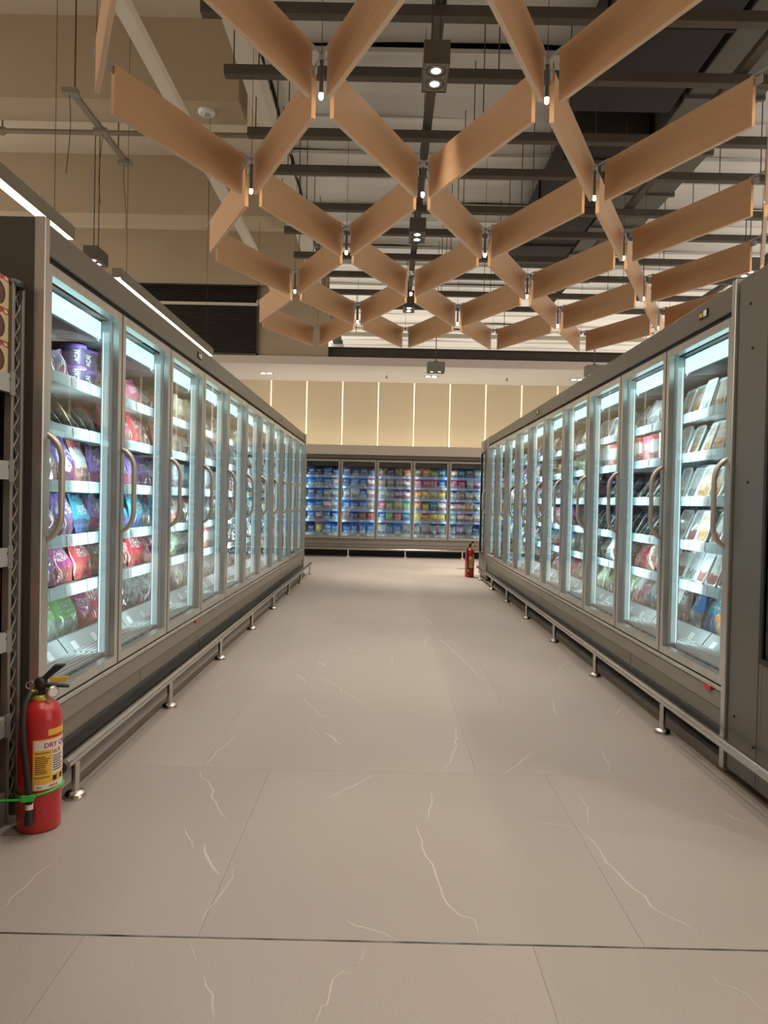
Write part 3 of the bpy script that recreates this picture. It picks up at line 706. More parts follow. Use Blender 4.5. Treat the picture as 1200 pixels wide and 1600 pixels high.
# ---- end-cap freezers at both ends of the right row
def endcap(label, loc, rz, near):
    # local: x depth along the row (0..L), y from aisle face (0) inward, z up
    t = thing('end_cap_freezer', label, 'freezer', loc, rz); L, D = .86, 1.0
    w0, w1, z0, z1 = (.28, .78, .585, 2.005) if near else (.34, .78, .40, 2.02)
    s = MB(); s.box(0, w0, 0, .03, .03, 2.228); s.box(w1, L, 0, .03, .03, 2.228); s.box(w0, w1, 0, .03, .03, z0); s.box(w0, w1, 0, .03, z1, 2.228)
    bevel(s.build('side_panel', M['header'], t), .002)
    f = MB(); e = .022
    f.box(w0-e, w0, -.006, .012, z0-e, z1+e); f.box(w1, w1+e, -.006, .012, z0-e, z1+e); f.box(w0, w1, -.006, .012, z0-e, z0); f.box(w0, w1, -.006, .012, z1, z1+e)
    wn = f.build('window_frame', M['rubber'], t)
    MB().box(w0, w1, .01, .018, z0, z1).build('glass_pane', M['glass'], wn)
    c = MB(); c.box(0, .03, .03, D, .03, 2.228); c.box(.03, L-.06, D-.03, D, .03, 2.228); c.box(.03, L-.06, .03, D-.03, 2.12, 2.228); c.box(.03, L-.06, .03, D-.03, .03, .40)
    c.build('cabinet', M['liner'], t)
    for z in SHELF_Z: MB().box(.10, .70, .06, D-.05, z-.02, z).build('shelf', M['shelf'], t)
    MB().box(.045, .060, .045, .075, .45, 2.05).build('light_strip', M['diffline'], t)
    MB().box(.70, .715, .045, .075, .45, 2.05).build('light_strip', M['diffline'], t)
    # door on the end
    d = MB(); d.box(L-.05, L, 0.03, .08, .06, 2.2); d.box(L-.05, L, D-.05, D, .06, 2.2); d.box(L-.05, L, .08, D-.05, .06, .40); d.box(L-.05, L, .08, D-.05, 2.1, 2.2)
    d = d.build('door', M['frame'], t); MB().box(L-.03, L-.02, .08, D-.05, .40, 2.1).build('glass_pane', M['glass'], d)
    MB().tube([(L, .10, 1.42), (L+.05, .10, 1.36), (L+.055, .10, 1.24), (L+.05, .10, 1.11), (L, .10, 1.05)], .013, 8).build('handle', M['handle'], d)
    if near:
        for x, z in ((.10, 2.10), (.13, 1.90), (.12, 1.32), (.06, .28), (.23, .20)):
            MB().lathe([(.006,-.002), (.006,.003)], n=8).build('screw', M['rubber'], t, (x, -.002, z)).rotation_euler = (R(90), 0, 0)
        MB().box(.25, .253, -.001, .001, .04, .58).build('panel_seam', M['rubber'], t)
    else:
        MB().tube([(.14, .002, 1.42), (.14, -.05, 1.36), (.14, -.055, 1.24), (.14, -.05, 1.11), (.14, .002, 1.05)], .013, 8).build('handle', M['frame'], t)
    return t
endcap('plain grey end-cap freezer at right edge with narrow side window', (XR+.002, YR-.045, 0), R(-90), True)
ec = endcap('far end-cap freezer with slim window closing the right row', (XR+.002, YR+10*P_+.045, 0), R(90), False)
ec.scale = (1, -1, 1)

# ================================================================== PRODUCTS
def bag_mb(seed, nx=8, ny=9, w_=.19, h_=.23, th=.055, rough=1.0):
    rd = random.Random(seed); mb = MB(); grid = {}
    ph = [rd.uniform(0, 6.28) for _ in range(6)]
    def prof(u, v):
        a = (max(0, 1-abs(2*u-1)**2.6))**.6; b = (max(0, math.sin(math.pi*min(1, (v*1.08+.03)))))**.5
        k = 1 + .22*rough*math.sin(7*u+ph[0]+3*v) + .16*rough*math.sin(11*v+ph[1]-4*u)
        return th*.5*a*b*k*(1.18-.5*v)
    vs, uv = [], []
    for sgn in (-1, 1):
        for j in range(ny+1):
            v = j/ny
            for i in range(nx+1):
                u = i/nx; d = prof(u, v)
                x = (u-.5)*w_*(1 - .10*math.sin(math.pi*v)) + .005*rough*math.sin(9*v+ph[2])
                z = h_*v + .008*rough*math.sin(8*u+ph[3])*v
                vs.append((x, sgn*d + .006*math.sin(6*u+ph[4])*v, max(0, z))); uv.append((u if sgn < 0 else 1-u, v))
    m = (nx+1)*(ny+1); fs = []
    for j in range(ny):
        for i in range(nx):
            a = j*(nx+1)+i
            fs.append((a, a+1, a+nx+2, a+nx+1)); fs.append((m+a+1, m+a, m+a+nx+1, m+a+nx+2))
    mb.add(vs, fs, True, uv); return mb
def tray_mb(w_=.155, h_=.215, t_=.032):
    mb = MB(); n = 4; r = .022; ring = []
    for cx, cz, a0 in ((w_/2-r, r, -90), (w_/2-r, h_-r, 0), (-w_/2+r, h_-r, 90), (-w_/2+r, r, 180)):
        for i in range(n): a = R(a0 + 90*i/(n-1)); ring.append((cx + r*math.cos(a), cz + r*math.sin(a)))
    def lv(s, y): return [((x)*s, y, h_/2 + (z-h_/2)*s) for x, z in ring]
    k = len(ring); L = [lv(.86, -.004+.006), lv(.92, -.007), lv(1.0, -.006), lv(1.0, .004), lv(.90, .008), lv(.82, t_)]
    vs = sum(L, []); uv = [(x/w_+.5, z/h_) for x, y, z in vs]
    fs = [(a*k+i, (a+1)*k+i, (a+1)*k+(i+1) % k, a*k+(i+1) % k) for a in range(5) for i in range(k)]
    fs += [tuple(range(k)), tuple(range(5*k, 6*k))[::-1]]
    mb.add(vs, fs, False, uv); return mb
def carton_mb(w_=.15, h_=.17, t_=.06):
    mb = MB(); b = .004
    mb.box(-w_/2, w_/2, -t_/2, t_/2, 0, h_); return mb
BAGS = [bag_mb(s, w_=ww, h_=hh, th=tt) for s, ww, hh, tt in ((1,.19,.22,.07), (2,.18,.20,.085), (3,.20,.23,.06), (4,.17,.21,.075), (5,.19,.19,.09), (6,.16,.20,.08))]
FLAT = [bag_mb(s, w_=.15, h_=.20, th=.03, rough=.7) for s in (11, 12)]
LOWB = [bag_mb(s, 5, 5, w_=ww, h_=hh, th=tt) for s, ww, hh, tt in ((21,.19,.21,.08), (22,.18,.19,.085), (23,.17,.20,.07), (24,.20,.17,.09))]
bag_me = [b.mesh('food_bag', PK['white']) for b in BAGS]; flat_me = [b.mesh('food_bag', PK['white']) for b in FLAT]
tray_m = tray_mb(); tray_me = tray_m.mesh('food_tray', [PK['white'], M['rim']])
for p_ in tray_me.polygons:
    p_.material_index = 0 if p_.index == len(tray_me.polygons)-2 else 1; cart_m = carton_mb(); cart_me = cart_m.mesh('food_carton', PK['white'])
pkeys = list(PK); STUFF = MB(); PR = random.Random(42)
LATER = []
def place(kind, key, mtx, label, group):
    if kind == 'bag': me = PR.choice(bag_me); nm, cat, noun = 'food_bag', 'food bag', 'frozen food bag'
    elif kind == 'flat': me = PR.choice(flat_me); nm, cat, noun = 'food_bag', 'food bag', 'slim frozen food bag'
    elif kind == 'tray': me = tray_me; nm, cat, noun = 'food_tray', 'food tray', 'sealed food tray'
    else: me = cart_me; nm, cat, noun = 'food_carton', 'carton', 'food carton'
    o = bpy.data.objects.new(nm, me); COL.objects.link(o); o.matrix_world = mtx
    o.material_slots[0].link = 'OBJECT'; o.material_slots[0].material = PK[key]
    tag(o, label % (LOOK.get(key, key) + ' ' + noun), cat, group)
    return o
def stuff(mtx, key, mb=None):
    mb = mb or PR.choice(LOWB)
    vs = [mtx @ Vector(v) for v in mb.v]; o = len(STUFF.v)
    STUFF.v += [tuple(v) for v in vs]
    for f, u in zip(mb.f, mb.uv):
        STUFF.f.append(tuple(o+k for k in f)); STUFF.uv.append(u); STUFF.sm.append(True); STUFF.mi.append(pkeys.index(key))
SHW = ['top', 'second', 'third', 'fourth', 'fifth', 'bottom']
def fill_run(base, a, b, s, spec, where, group, individual=True, flip=None, cuts=()):
    """items along one shelf between local x = a and b; flip = row length when the row is counted from its high end"""
    kind, keys = spec
    keys = keys.split()
    z = (SHELF_Z + [DECK_Z])[s]; yf = .19 if s < 5 else .34
    pitch = {'bag': .178, 'flat': .10, 'tray': .168, 'carton': .165}[kind]
    n = max(1, round((b-a)/pitch)); wd = (b-a)/n
    for i in range(n):
        key = keys[i*len(keys)//n]
        x = a + wd*(i+.5) + PR.uniform(-.006, .006)
        for c in cuts:
            if abs(x-c) < .115: x = c + (.115 if x > c else -.115)
        if flip: x = flip - x
        if kind == 'tray': lean, sc, yaw = PR.uniform(16, 24), PR.uniform(.88, .96), PR.uniform(-6, 6)
        elif kind == 'flat': lean, sc, yaw = PR.uniform(28, 40), PR.uniform(.90, 1.0), PR.uniform(20, 42)*(-1 if flip else 1)
        elif kind == 'carton': lean, sc, yaw = 0, PR.uniform(.98, 1.08), PR.uniform(-3, 3)
        else: lean, sc, yaw = PR.uniform(10, 24), PR.uniform(.92, 1.08)*(.9 if s == 0 else 1), PR.uniform(-9, 9)
        if s == 5 and kind == 'bag': sc *= 1.28
        sx = min(1.1, wd/.19*1.12) if kind == 'bag' else sc
        y = yf + (.045 if kind == 'bag' else .02 if kind != 'flat' else .07) + PR.uniform(0, .02)
        m = base @ Matrix.Translation((x, y, z+.003)) @ Euler((R(-lean), 0, R(yaw))).to_matrix().to_4x4() @ Matrix.Diagonal((sx, sc, sc, 1))
        if individual:
            place(kind, key, m, '%%s, %s from %s on %s shelf, %s' % (ORD[i], 'right' if flip else 'left', SHW[s], where), group)
        else:
            stuff(m, key, tray_m if kind == 'tray' else cart_m if kind == 'carton' else None)
        for bk in range(2 if individual else 1):       # goods standing behind the front item
            if kind == 'flat': continue
            y2 = y + .12*(bk+1); l2 = lean*.8
            m2 = base @ Matrix.Translation((x+PR.uniform(-.02,.02), y2, z+.003)) @ Euler((R(-l2), 0, R(PR.uniform(-12, 12)))).to_matrix().to_4x4() @ Matrix.Diagonal((sx, sc, sc*PR.uniform(.95, 1.1), 1))
            stuff(m2, key, tray_m if kind == 'tray' else cart_m if kind == 'carton' else None)
B, F_, Tr, Ca = 'bag', 'flat', 'tray', 'carton'
LEFT = [
 [None, (F_, 'clear palegreen clear tan clear palegreen clear'), (B, 'whitered purple whitered purple'), (B, 'lilac purple teal purple'), (B, 'purple magenta red brown'), (B, 'green green magenta red')],
 [(B, 'pink pink clearpink orange'), (B, 'pink red pink pink'), (B, 'lilac purple purple lilac'), (B, 'teal teal blue teal'), (B, 'red red red magenta'), (B, 'clearpink clear clearpink clear')],
 [(Ca, 'tan tan white tan'), (B, 'tan tan whitered white'), (Ca, 'white teal white whitered'), (B, 'whitered trayorange tan whitered'), (B, 'palegreen white clear clear'), (B, 'tan clearpink tan clear')],
 [(B, 'white clear clear white'), (B, 'whitered white white whitered'), (Ca, 'white white teal white'), (B, 'white tan white white'), (Ca, 'whitered white teal blue'), (B, 'clear clear clear white')],
 [(B, 'clear white clear white'), (B, 'clear clear white white'), (B, 'white pink white white'), (B, 'whitered white pink white'), (B, 'whitered clear white white'), (B, 'clear clearpink clear clear')]]
RIGHT = [
 [(Tr, 'traycream traywhite trayorange traycream'), (Tr, 'trayorange trayorange trayorange traywhite'), (Tr, 'trayorange trayorange traywhite traywhite'), (Tr, 'trayred trayorange trayred traywhite'), (Tr, 'trayred trayred traywhite whitered'), (B, 'orange teal blue brown')],
 [(B, 'clear white clear clear'), (Ca, 'whitered pink whitered pink'), (F_, 'traywhite palegreen traywhite traywhite'), (F_, 'traywhite clear traywhite'), (B, 'whitered brown red brown'), (B, 'whitered white pink whitered')],
 [(Tr, 'traywhite clear traywhite traywhite'), (Ca, 'whitered white clear clear'), (F_, 'darkteal palegreen darkteal'), (F_, 'darkteal traywhite darkteal'), (B, 'red traywhite clear darkteal'), (B, 'palegreen palegreen green palegreen')],
 [(B, 'clear white tan clear'), (B, 'yellow palegreen palegreen white'), (B, 'red palegreen palegreen palegreen'), (F_, 'palegreen yellow palegreen'), (B, 'palegreen green clear palegreen'), (B, 'palegreen clear clear brown')],
 [(B, 'yellow tan clear tan'), (B, 'yellow yellow orange tan'), (B, 'whitered pink white whitered'), (Ca, 'pink white pink white'), (B, 'blue blue whitered teal'), (B, 'red red magenta white')]]
FARPOOL = 'white clear clear whitered white pink clear tan palegreen white clearpink teal'.split()
BACK = [
 [(B, 'navy navy blue navy'), (B, 'blue blue blue tan'), (B, 'navy blue white clear'), (B, 'blue blue whitered clear'), (B, 'blue whitered blue blue'), (B, 'navy yellow blue blue')],
 [(B, 'navy blue navy navy'), (B, 'navy blue blue whitered'), (B, 'white white blue whitered'), (B, 'blue blue blue tan'), (B, 'brown navy brown red'), (B, 'blue blue blue blue')],
 [(B, 'brown navy brown orange'), (B, 'tan clear clear whitered'), (B, 'white clear lilac whitered'), (B, 'pink green tan green'), (B, 'blue green pink teal'), (B, 'white teal blue clear')],
 [(B, 'brown orange green teal teal'), (B, 'pink magenta pink blue blue'), (B, 'orange yellow tan yellow'), (B, 'orange yellow teal whitered'), (B, 'yellow orange yellow yellow'), (B, 'clear clearpink clear clear')],
 [(B, 'whitered teal navy white'), (B, 'pink pink white lilac'), (B, 'white clearpink white white'), (B, 'whitered whitered trayorange white'), (B, 'palegreen whitered whitered whitered'), (B, 'white lilac clear navy')]]
mL = Matrix.Translation((XL, YL, 0)) @ Matrix.Rotation(R(90), 4, 'Z')
mR = Matrix.Translation((XR, YR+10*P_, 0)) @ Matrix.Rotation(R(-90), 4, 'Z')
mB = Matrix.Translation((XBK, YBK, 0))
RUN_L = [(.42, 1.22), (1.22, 2.16), (2.16, 3.05), (3.05, 3.90), (3.90, 4.72)]
RUN_R = [(.40, 1.16), (1.16, 2.04), (2.04, 2.88), (2.88, 3.72), (3.72, 4.70)]
def pool(n, extra=()): return ' '.join(PR.choice(FARPOOL + list(extra)) for _ in range(n))
for s in range(6):
    for d in range(5):
        dl, dr = (.38, .34) if s == 5 else (0, 0)      # the deeper bottom deck shows farther along the row
        if LEFT[d][s]: fill_run(mL, RUN_L[d][0]+dl, RUN_L[d][1]+dl, s, LEFT[d][s], '%s left-row door' % ORD[d], 'frozen goods in the left row', cuts=(3*P_, 8*P_))
        fill_run(mR, RUN_R[d][0]+dr, RUN_R[d][1]+dr, s, RIGHT[d][s], '%s right-row door' % ORD[d], 'frozen goods in the right row', flip=10*P_, cuts=(5*P_,))
        fill_run(mB, (d+2)*P_+.04, (d+3)*P_-.04, s, BACK[d][s], '%s far-wall door' % ORD[d], 'frozen goods at the far end')
    fill_run(mL, .05, .42+dl, s, (B, 'lilac purple'), '', '', False); fill_run(mR, .05, .40+dr, s, (B, 'traywhite trayorange'), '', '', False, 10*P_)
    fill_run(mL, 4.72+dl, 11*P_-.05, s, (B, pool(22)), '', '', False, cuts=(8*P_,))
    fill_run(mR, 4.70+dr, 10*P_-.05, s, (B, pool(18, ('red', 'yellow'))), '', '', False, 10*P_)
# top shelf of the first left door: pouches and stacked tubs
def tub(mtx, label):
    o = bpy.data.objects.new('food_tub', None); COL.objects.link(o); o.matrix_world = mtx; tag(o, label, 'tub', 'purple-lidded tubs')
    b = MB().lathe([(.052,0), (.055,.004), (.062,.098)], n=20).build('tub_body', mat_tub, o)
    MB().lathe([(.067,.094), (.067,.112), (.060,.116)], n=20).build('lid', mat_lid, o)
    for rot, s_ in ((R(-90), 'A\u00c7A\u00cd'),):
        me = text_mesh(s_, .034, True)
        bb = [v.co.x for v in me.vertices]; cx = (min(bb)+max(bb))/2
        for v in me.vertices:
            # vertical lettering wrapped on the tub
            zz = .049 + (v.co.x - cx)*.82; a = R(-142) - (v.co.y - .012)/.0615
            rr_ = .0555 + .007*zz/.098 + .0012
            v.co = (rr_*math.cos(a), rr_*math.sin(a), zz)
        me.materials.append(M['tag']); obj('lettering', me, b)
    return o
mat_tub = noisy('dark_purple_tub', (.085,.06,.13), (.13,.10,.18), 14, .4)
mat_lid = mat('purple_lid', (.22,.12,.42), .4)
for i, (key, x) in enumerate((('lilac', .54), ('lilac', .68), ('traycream', 1.14))):
    m = mL @ Matrix.Translation((x, .25, SHELF_Z[0]+.003)) @ Euler((R(-20), 0, R(-8))).to_matrix().to_4x4() @ Matrix.Diagonal((.8, .9, .92, 1))
    place('bag', key, m, '%%s, %s on top shelf, first left-row door' % ['first from left', 'second from left', 'beside the tubs'][i], 'frozen goods in the left row')
for i, (x, z, lab) in enumerate(((.83, 0, 'lower near'), (.83, .104, 'upper near'), (.965, 0, 'lower far'), (.965, .104, 'upper far'))):
    tub(mL @ Matrix.Translation((x, .26, SHELF_Z[0]+.002+z)) @ Matrix.Diagonal((.9, .9, .88, 1)), 'purple-lidded acai tub, %s one of four on the top shelf' % lab)
for base in (Matrix.Translation((XR+.002, YR-.045, 0)) @ Matrix.Rotation(R(-90), 4, 'Z'), Matrix.Translation((XR+.002, YR+10*P_+.045, 0)) @ Matrix.Rotation(R(90), 4, 'Z') @ Matrix.Diagonal((1, -1, 1, 1))):
    for z in SHELF_Z + [.40]:
        for i in range(3):
            for q in range(2):
                stuff(base @ Matrix.Translation((.21+i*.19, .14+q*.14, z+.002)) @ Euler((R(-12), 0, R(PR.uniform(-8, 8)))).to_matrix().to_4x4() @ Matrix.Diagonal((.9, .9, .92, 1)), PR.choice(['white', 'clear', 'teal', 'whitered', 'blue']))
sme_ = STUFF.mesh('packed_frozen_goods', [PK[k] for k in pkeys])
so = obj('packed_frozen_goods', sme_); tag(so, 'packed frozen goods behind the front items and in the farther freezer doors', None, kind='stuff')

# ================================================================== GUARD RAILS
def guard(label, p0, p1, posts, z=.165, r=.0215, legh=None):
    p0, p1 = Vector(p0), Vector(p1); t = thing('guard_rail', label, 'guard rail', (p0.x, p0.y, 0)); d = p1 - p0
    MB().tube([(0,0,z), tuple((d*.5) + Vector((0,0,z))), tuple(d + Vector((0,0,z)))], r, 14).build('rail', M['steel'], t)
    for e in (Vector((0,0,0)), d): MB().tube([tuple(e + Vector((0,0,z)) - d.normalized()*.012), tuple(e + Vector((0,0,z)) + d.normalized()*.012)], r*1.06, 14).build('end_cap', M['tube'], t)
    pm = MB().tube([(0,0,.012), (0,0,z-r*.8)], .0155, 12).mesh('post', M['steel'])
    fm = MB().lathe([(.042,0), (.042,.016), (.034,.024), (.018,.030)], n=20).mesh('foot', M['steel'])
    for q in posts:
        o = obj('post', pm, t, (Vector(q) - p0)); obj('foot', fm, o)
guard('low polished steel guard rail along the left freezers', (-1.215, 2.70, 0), (-1.215, 11.58, 0), [(-1.215, 2.817+1.235*k, 0) for k in range(8)])
guard('low polished steel guard rail along the right freezers', (1.495, 1.2, 0), (1.495, 11.5, 0), [(1.495, 1.33+1.228*k, 0) for k in range(9)], z=.175)
guard('low steel guard rail before the far freezers', (-3.2, 15.22, 0), (5.0, 15.22, 0), [(-.80+1.22*k, 15.22, 0) for k in range(-1, 5)], z=.17)

# ================================================================== FIRE EXTINGUISHERS
def wrap_text(s, size, rad, ang, z, m, parent, bold=True):
    me = text_mesh(s, size, bold)
    for v in me.vertices:
        a = ang + v.co.x/rad; v.co = (rad*math.cos(a), rad*math.sin(a), z + v.co.y)
    me.materials.append(m); return obj('lettering', me, parent)
def patch(rad, a0, a1, z0, z1, n=12):
    mb = MB(); vs = []
    for z in (z0, z1):
        for i in range(n+1): a = a0 + (a1-a0)*i/n; vs.append((rad*math.cos(a), rad*math.sin(a), z))
    return mb.add(vs, [(i, i+1, n+2+i, n+1+i) for i in range(n)], True)
def extinguisher(loc, label, rz, detail, tie):
    t = thing('fire_extinguisher', label, 'fire extinguisher', loc, rz, 'fire extinguishers'); r = .074
    # the label faces local -y
    cyl = MB().lathe([(.066,0), (.072,.004), (r,.012), (r,.395), (.071,.42), (.060,.443), (.042,.457), (.026,.463)], n=32).build('cylinder', M['red'], t)
    MB().lathe([(.030,.460), (.030,.476), (.024,.480)], n=20).build('collar', M['brass'], t)
    MB().lathe([(.018,.478), (.018,.50), (.022,.503), (.022,.53), (.012,.54)], n=16).build('valve', M['black'], t)
    # carry lever (up) and lower grip
    lev = MB().hexa([(-.012,-.012,.525),(.012,-.012,.525),(.012,.012,.525),(-.012,.012,.525),(.045,-.012,.585),(.085,-.012,.585),(.085,.012,.585),(.045,.012,.585)])
    bevel(lev.build('squeeze_lever', M['black'], t), .003)
    gp = MB().hexa([(.01,-.011,.506),(.095,-.011,.500),(.095,.011,.500),(.01,.011,.506),(.01,-.011,.52),(.095,-.011,.508),(.095,.011,.508),(.01,.011,.52)])
    bevel(gp.build('carry_grip', M['black'], t), .002)
    MB().hexa([(.03,-.013,.522),(.088,-.013,.527),(.088,.0,.527),(.03,.0,.522),(.03,-.013,.538),(.088,-.013,.541),(.088,.0,.541),(.03,.0,.538)]).build('safety_tag', M['yellow'], t)
    MB().tube([(-.035+.014*math.cos(a), -.004, .515+.014*math.sin(a)) for a in [i*math.pi/6 for i in range(13)]], .0022, 5).build('pull_ring', M['steel'], t)
    gg = MB().lathe([(.020,0), (.022,.004), (.022,.014), (.017,.016)], n=18).build('pressure_gauge', M['steel'], t, (.036, -.016, .492)); gg.rotation_euler = (R(90), 0, R(35))
    MB().lathe([(.0005,.0165), (.0165,.0165)], n=14, caps=False).build('dial', M['labelwhite'], gg)
    hz = [(-.016,-.010,.492), (-.032,-.026,.488), (-.044,-.052,.462), (-.047,-.074,.40), (-.041,-.083,.32), (-.031,-.0865,.24), (-.022,-.0885,.16), (-.020,-.0885,.105)]
    hs = MB().tube(hz, .0115, 10).build('hose', M['rubber'], t)
    MB().tube([(-.020,-.0885,.118), (-.020,-.0885,.100)], .0135, 10).build('ferrule', M['labelwhite'], hs)
    MB().tube([(-.020,-.0885,.100), (-.020,-.091,.045)], [.0125, .0165], 10).build('nozzle', M['black'], hs)
    MB().tube([(-.014,-.008,.492), (-.030,-.020,.490)], .012, 8).build('hose_coupling', M['brass'], t)
    # paper label wrapped round the body
    A = lambda deg: R(deg)
    lab = patch(r+.0008, A(-100), A(2), .155, .335, 16).build('paper_label', M['yellow'], t); e = r+.0014
    patch(e, A(-96), A(2), .296, .330, 14).build('label_heading', M['labelwhite'], lab)
    patch(e, A(-96), A(2), .157, .176, 14).build('label_footer', M['labelwhite'], lab)
    patch(e, A(-52), A(2), .205, .278, 8).build('label_table', M['labelwhite'], lab)
    patch(e+.0003, A(-55), A(2), .281, .296, 8).build('label_ribbon', M['labelwhite'], lab)
    patch(r+.0008, A(-62), A(2), .345, .368, 8).build('top_sticker', M['yellow'], t)
    if detail:
        wrap_text('DRY CHEMICAL', .025, e+.0006, A(-73), .304, M['textred'], lab)
        wrap_text('1st K', .019, e+.0009, A(-54), .2825, M['textred'], lab)
        wrap_text('FIRETRI', .011, e+.0006, A(-58), .162, M['textred'], lab)
        wrap_text('FDA', .009, e+.0006, A(-90), .1625, M['textred'], lab)
        ln = MB(); rl = random.Random(8)
        for z in [.285-.0072*i for i in range(14)]:
            if rl.random() < .15: continue
            q = patch(e, A(-95), A(-95 + rl.uniform(26, 38)), z, z+.0032, 5); ln.add(q.v, q.f, True)
        for z in [.268-.0085*i for i in range(7)]:
            q = patch(e+.0006, A(-49), A(-49 + rl.uniform(20, 44)), z, z+.004, 5); ln.add(q.v, q.f, True)
        ln.build('small_print', M['textdark'], lab)
        for a in (-48, -24): patch(e, A(a), A(a+13), .182, .199, 4).build('pictogram', M['black'], lab)
    if tie:
        tz = .142
        pts = [((r+.004)*math.cos(a), (r+.004)*math.sin(a), tz + .010*math.cos(a)) for a in [R(-90 + i*10) for i in range(37)]]
        ti = MB().tube(pts, .0045, 6).build('cable_tie', M[tie], t)
        MB().tube([(-.0, -.090, tz), (-.03, -.100, tz-.001), (-.055, -.098, tz-.003), (-.12, -.085, tz-.004), (-.20, -.06, tz-.012)], .0042, 6).build('tie_tail', M[tie], ti)
        MB().box(-.044, -.004, -.106, -.092, tz-.010, tz+.010).build('tie_head', M[tie], ti)
    return t
extinguisher((-1.237, 2.565, 0), 'red dry chemical fire extinguisher with green tie by the left shelf', R(18), True, 'green')
extinguisher((1.375, 11.62, 0), 'small red fire extinguisher standing at the far end of the right freezers', R(-4), True, 'wire')

# ================================================================== GONDOLA SHELF AT LEFT EDGE
GX = -1.36
t = thing('display_shelf', 'metal display shelf with mesh upright at the left edge', 'shelf', (GX, 2.0, 0))
for y in (.572, .642):
    bevel(MB().box(-.03, 0, y, y+.018, 0, 1.965).build('upright', M['gondola'], t), .003)
MB().lathe([(.046,0), (.048,.02), (.038,.026)], n=18).build('end_cap', M['black'], t, (-.03, .612, 1.955))
zz = .06; wm = MB()
while zz < 1.90:
    pth = [(-.012, 0.590 + .052*(.5-.5*math.cos(math.pi*i/6)), zz + .085*i/6) for i in range(7)]
    wm.tube(pth, .0032, 5, caps=False)
    pth = [(-.018, 0.642 - .052*(.5-.5*math.cos(math.pi*i/6)), zz + .085*i/6) for i in range(7)]
    wm.tube(pth, .0032, 5, caps=False); zz += .0675
wm.build('wire_mesh', M['gondola'], t)
MB().box(-.46, -.44, -1.2, .658, 0, 1.95).build('back_panel', M['gback'], t)
MB().box(-.44, -.032, .60, .655, 0, 1.94).build('mesh_core', M['gback'], t)
bevel(MB().box(-.43, .0, -1.2, .565, 0, .12).build('base', M['gondola'], t), .004)
GZ = [.395, .700, 1.005, 1.315, 1.625]
for z in GZ:
    s = MB().box(-.43, -.004, -1.2, .562, z-.012, z).build('shelf', M['gshelf'], t)
    f = MB().box(-.006, .012, -1.2, .562, z-.062, z+.004).build('shelf_front', M['gshelf'], s)
    MB().box(.008, .014, .535, .568, z-.07, z+.012).build('bracket', M['gondola'], s)
    for y in (.46, .535): MB().lathe([(.005,0), (.005,.0015)], n=8).build('hole', M['black'], f, (.0115, y, z-.016)).rotation_euler = (0, R(90), 0)
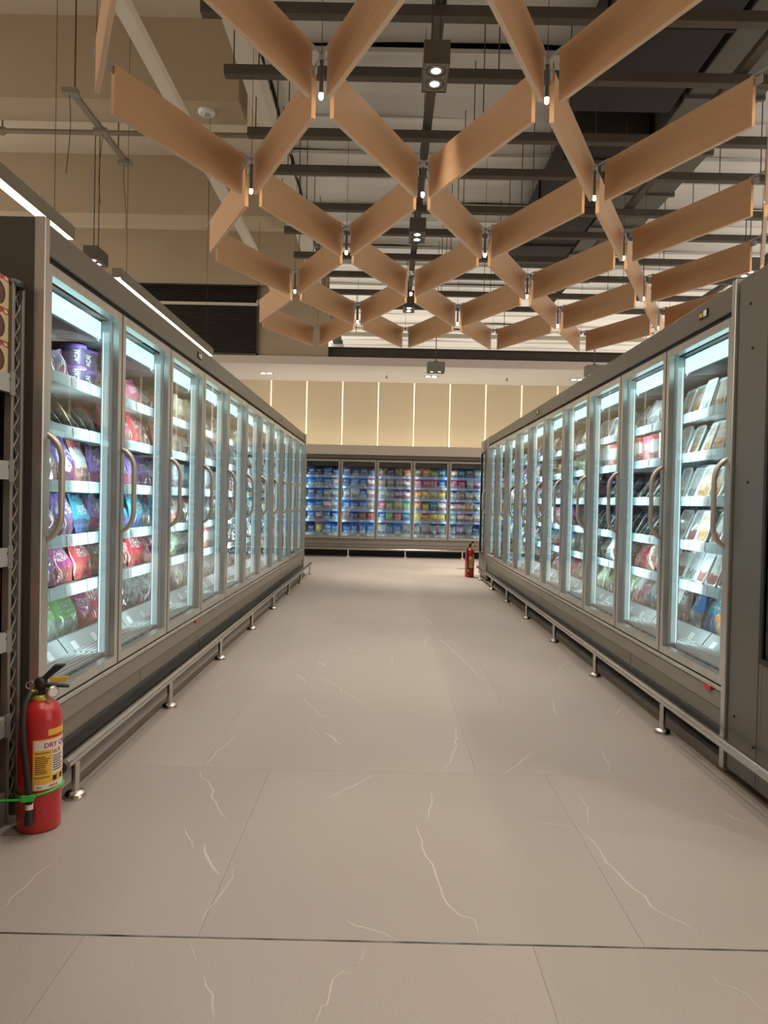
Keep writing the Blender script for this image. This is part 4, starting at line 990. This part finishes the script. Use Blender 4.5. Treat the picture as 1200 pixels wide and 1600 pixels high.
def box_front_mat(name, base, patch_c, red):
    m = mat(name, base, .4); q = NT(m)
    uv = q.n('ShaderNodeUVMap'); sep = q.n('ShaderNodeSeparateXYZ'); q.l(uv.outputs[0], sep.inputs[0]); u, v = sep.outputs[0], sep.outputs[1]
    dx = q.math('MULTIPLY', q.math('SUBTRACT', u, .52), 1.15); dy = q.math('SUBTRACT', v, .42)
    d = q.math('SQRT', q.math('ADD', q.math('MULTIPLY', dx, dx), q.math('MULTIPLY', dy, dy)))
    nz = q.n('ShaderNodeTexNoise', i_Scale=6.0); q.l(uv.outputs[0], nz.inputs['Vector'])
    ring = q.ramp(d, [(.0, tuple(c*1.6 for c in patch_c)), (.26, patch_c), (.36, tuple(c*.4 for c in patch_c))])
    c = q.mix(q.math('LESS_THAN', d, .37), base, ring)
    band = q.math('GREATER_THAN', v, .84)
    tx = q.n('ShaderNodeTexNoise', i_Scale=1.0, i_Detail=2); mp = q.n('ShaderNodeMapping'); mp.inputs['Scale'].default_value = (16, 8, 1); q.l(uv.outputs[0], mp.inputs[0]); q.l(mp.outputs[0], tx.inputs['Vector'])
    bc = q.mix(q.math('GREATER_THAN', tx.outputs[0], .56), red, (.75, .68, .55))
    c = q.mix(band, c, bc); q.l(c, q.b.inputs['Base Color']); return m
CB1 = box_front_mat('cream_capsule_box', (.55,.42,.22), (.09,.03,.018), (.36,.03,.025))
CB2 = box_front_mat('red_capsule_box', (.40,.030,.018), (.10,.03,.02), (.42,.04,.02))
def capsule_box(y, z, wdt, hgt, m, label, dx=0):
    # faces +x
    me = MB(); v = [(x, yy, q) for q in (0, hgt) for yy in (0, wdt) for x in (-.13, 0)]
    uv = [((yy/wdt), q/hgt) for x, yy, q in v]
    me.add(v, [(0,2,3,1), (4,5,7,6), (0,1,5,4), (2,6,7,3), (0,4,6,2), (1,3,7,5)], uvs=uv)
    o = me.build('capsule_box', m, None, (GX-.008+dx, y, z)); bevel(o, .002); return tag(o, label, 'box', 'boxes on the display shelf')
CN = ['first', 'second', 'third', 'fourth']
for c_ in range(4):
    for k in range(3):
        capsule_box(2.405-.16*c_, GZ[4]+.001+k*.1165, .153, .115, CB1, 'cream coffee box, %s of %s stack from the mesh upright, top display shelf' % (['lowest', 'middle', 'topmost'][k], CN[c_]))
for c_ in range(3):
    for k in range(2): capsule_box(2.35-.22*c_, GZ[3]+.001+k*.10, .10, .099, CB2, 'red box, %s of %s pair from the mesh upright, second display shelf' % (['lower', 'upper'][k], CN[c_]))
for z0, wname, hh in ((GZ[1], 'fourth display shelf', .111), (GZ[0], 'fifth display shelf', .111), (.12, 'display shelf base', .097)):
    for c_ in range(4):
        for k in range(2):
            capsule_box(2.40-.15*c_, z0+.001+k*(hh+.001), .145, hh, CB2, 'red box, %s of %s stack from the mesh upright, %s' % (['lower', 'upper'][k], CN[c_], wname), -.01)
# red inventory stickers on the kick plates
for loc, rz, lab in (((XR-.001+.01-.0105, YR+.16, .346), R(-90), 'small red sticker below the first right freezer door'), ((XL+.0005, YL+3*P_-.10, .346), R(90), 'small red sticker below the third left freezer door')):
    o = MB().box(-.035, .035, -.0015, .009, -.012, .010).build('sticker', M['pinkstk'], None, loc); o.rotation_euler = (0, 0, rz); tag(o, lab, 'sticker')
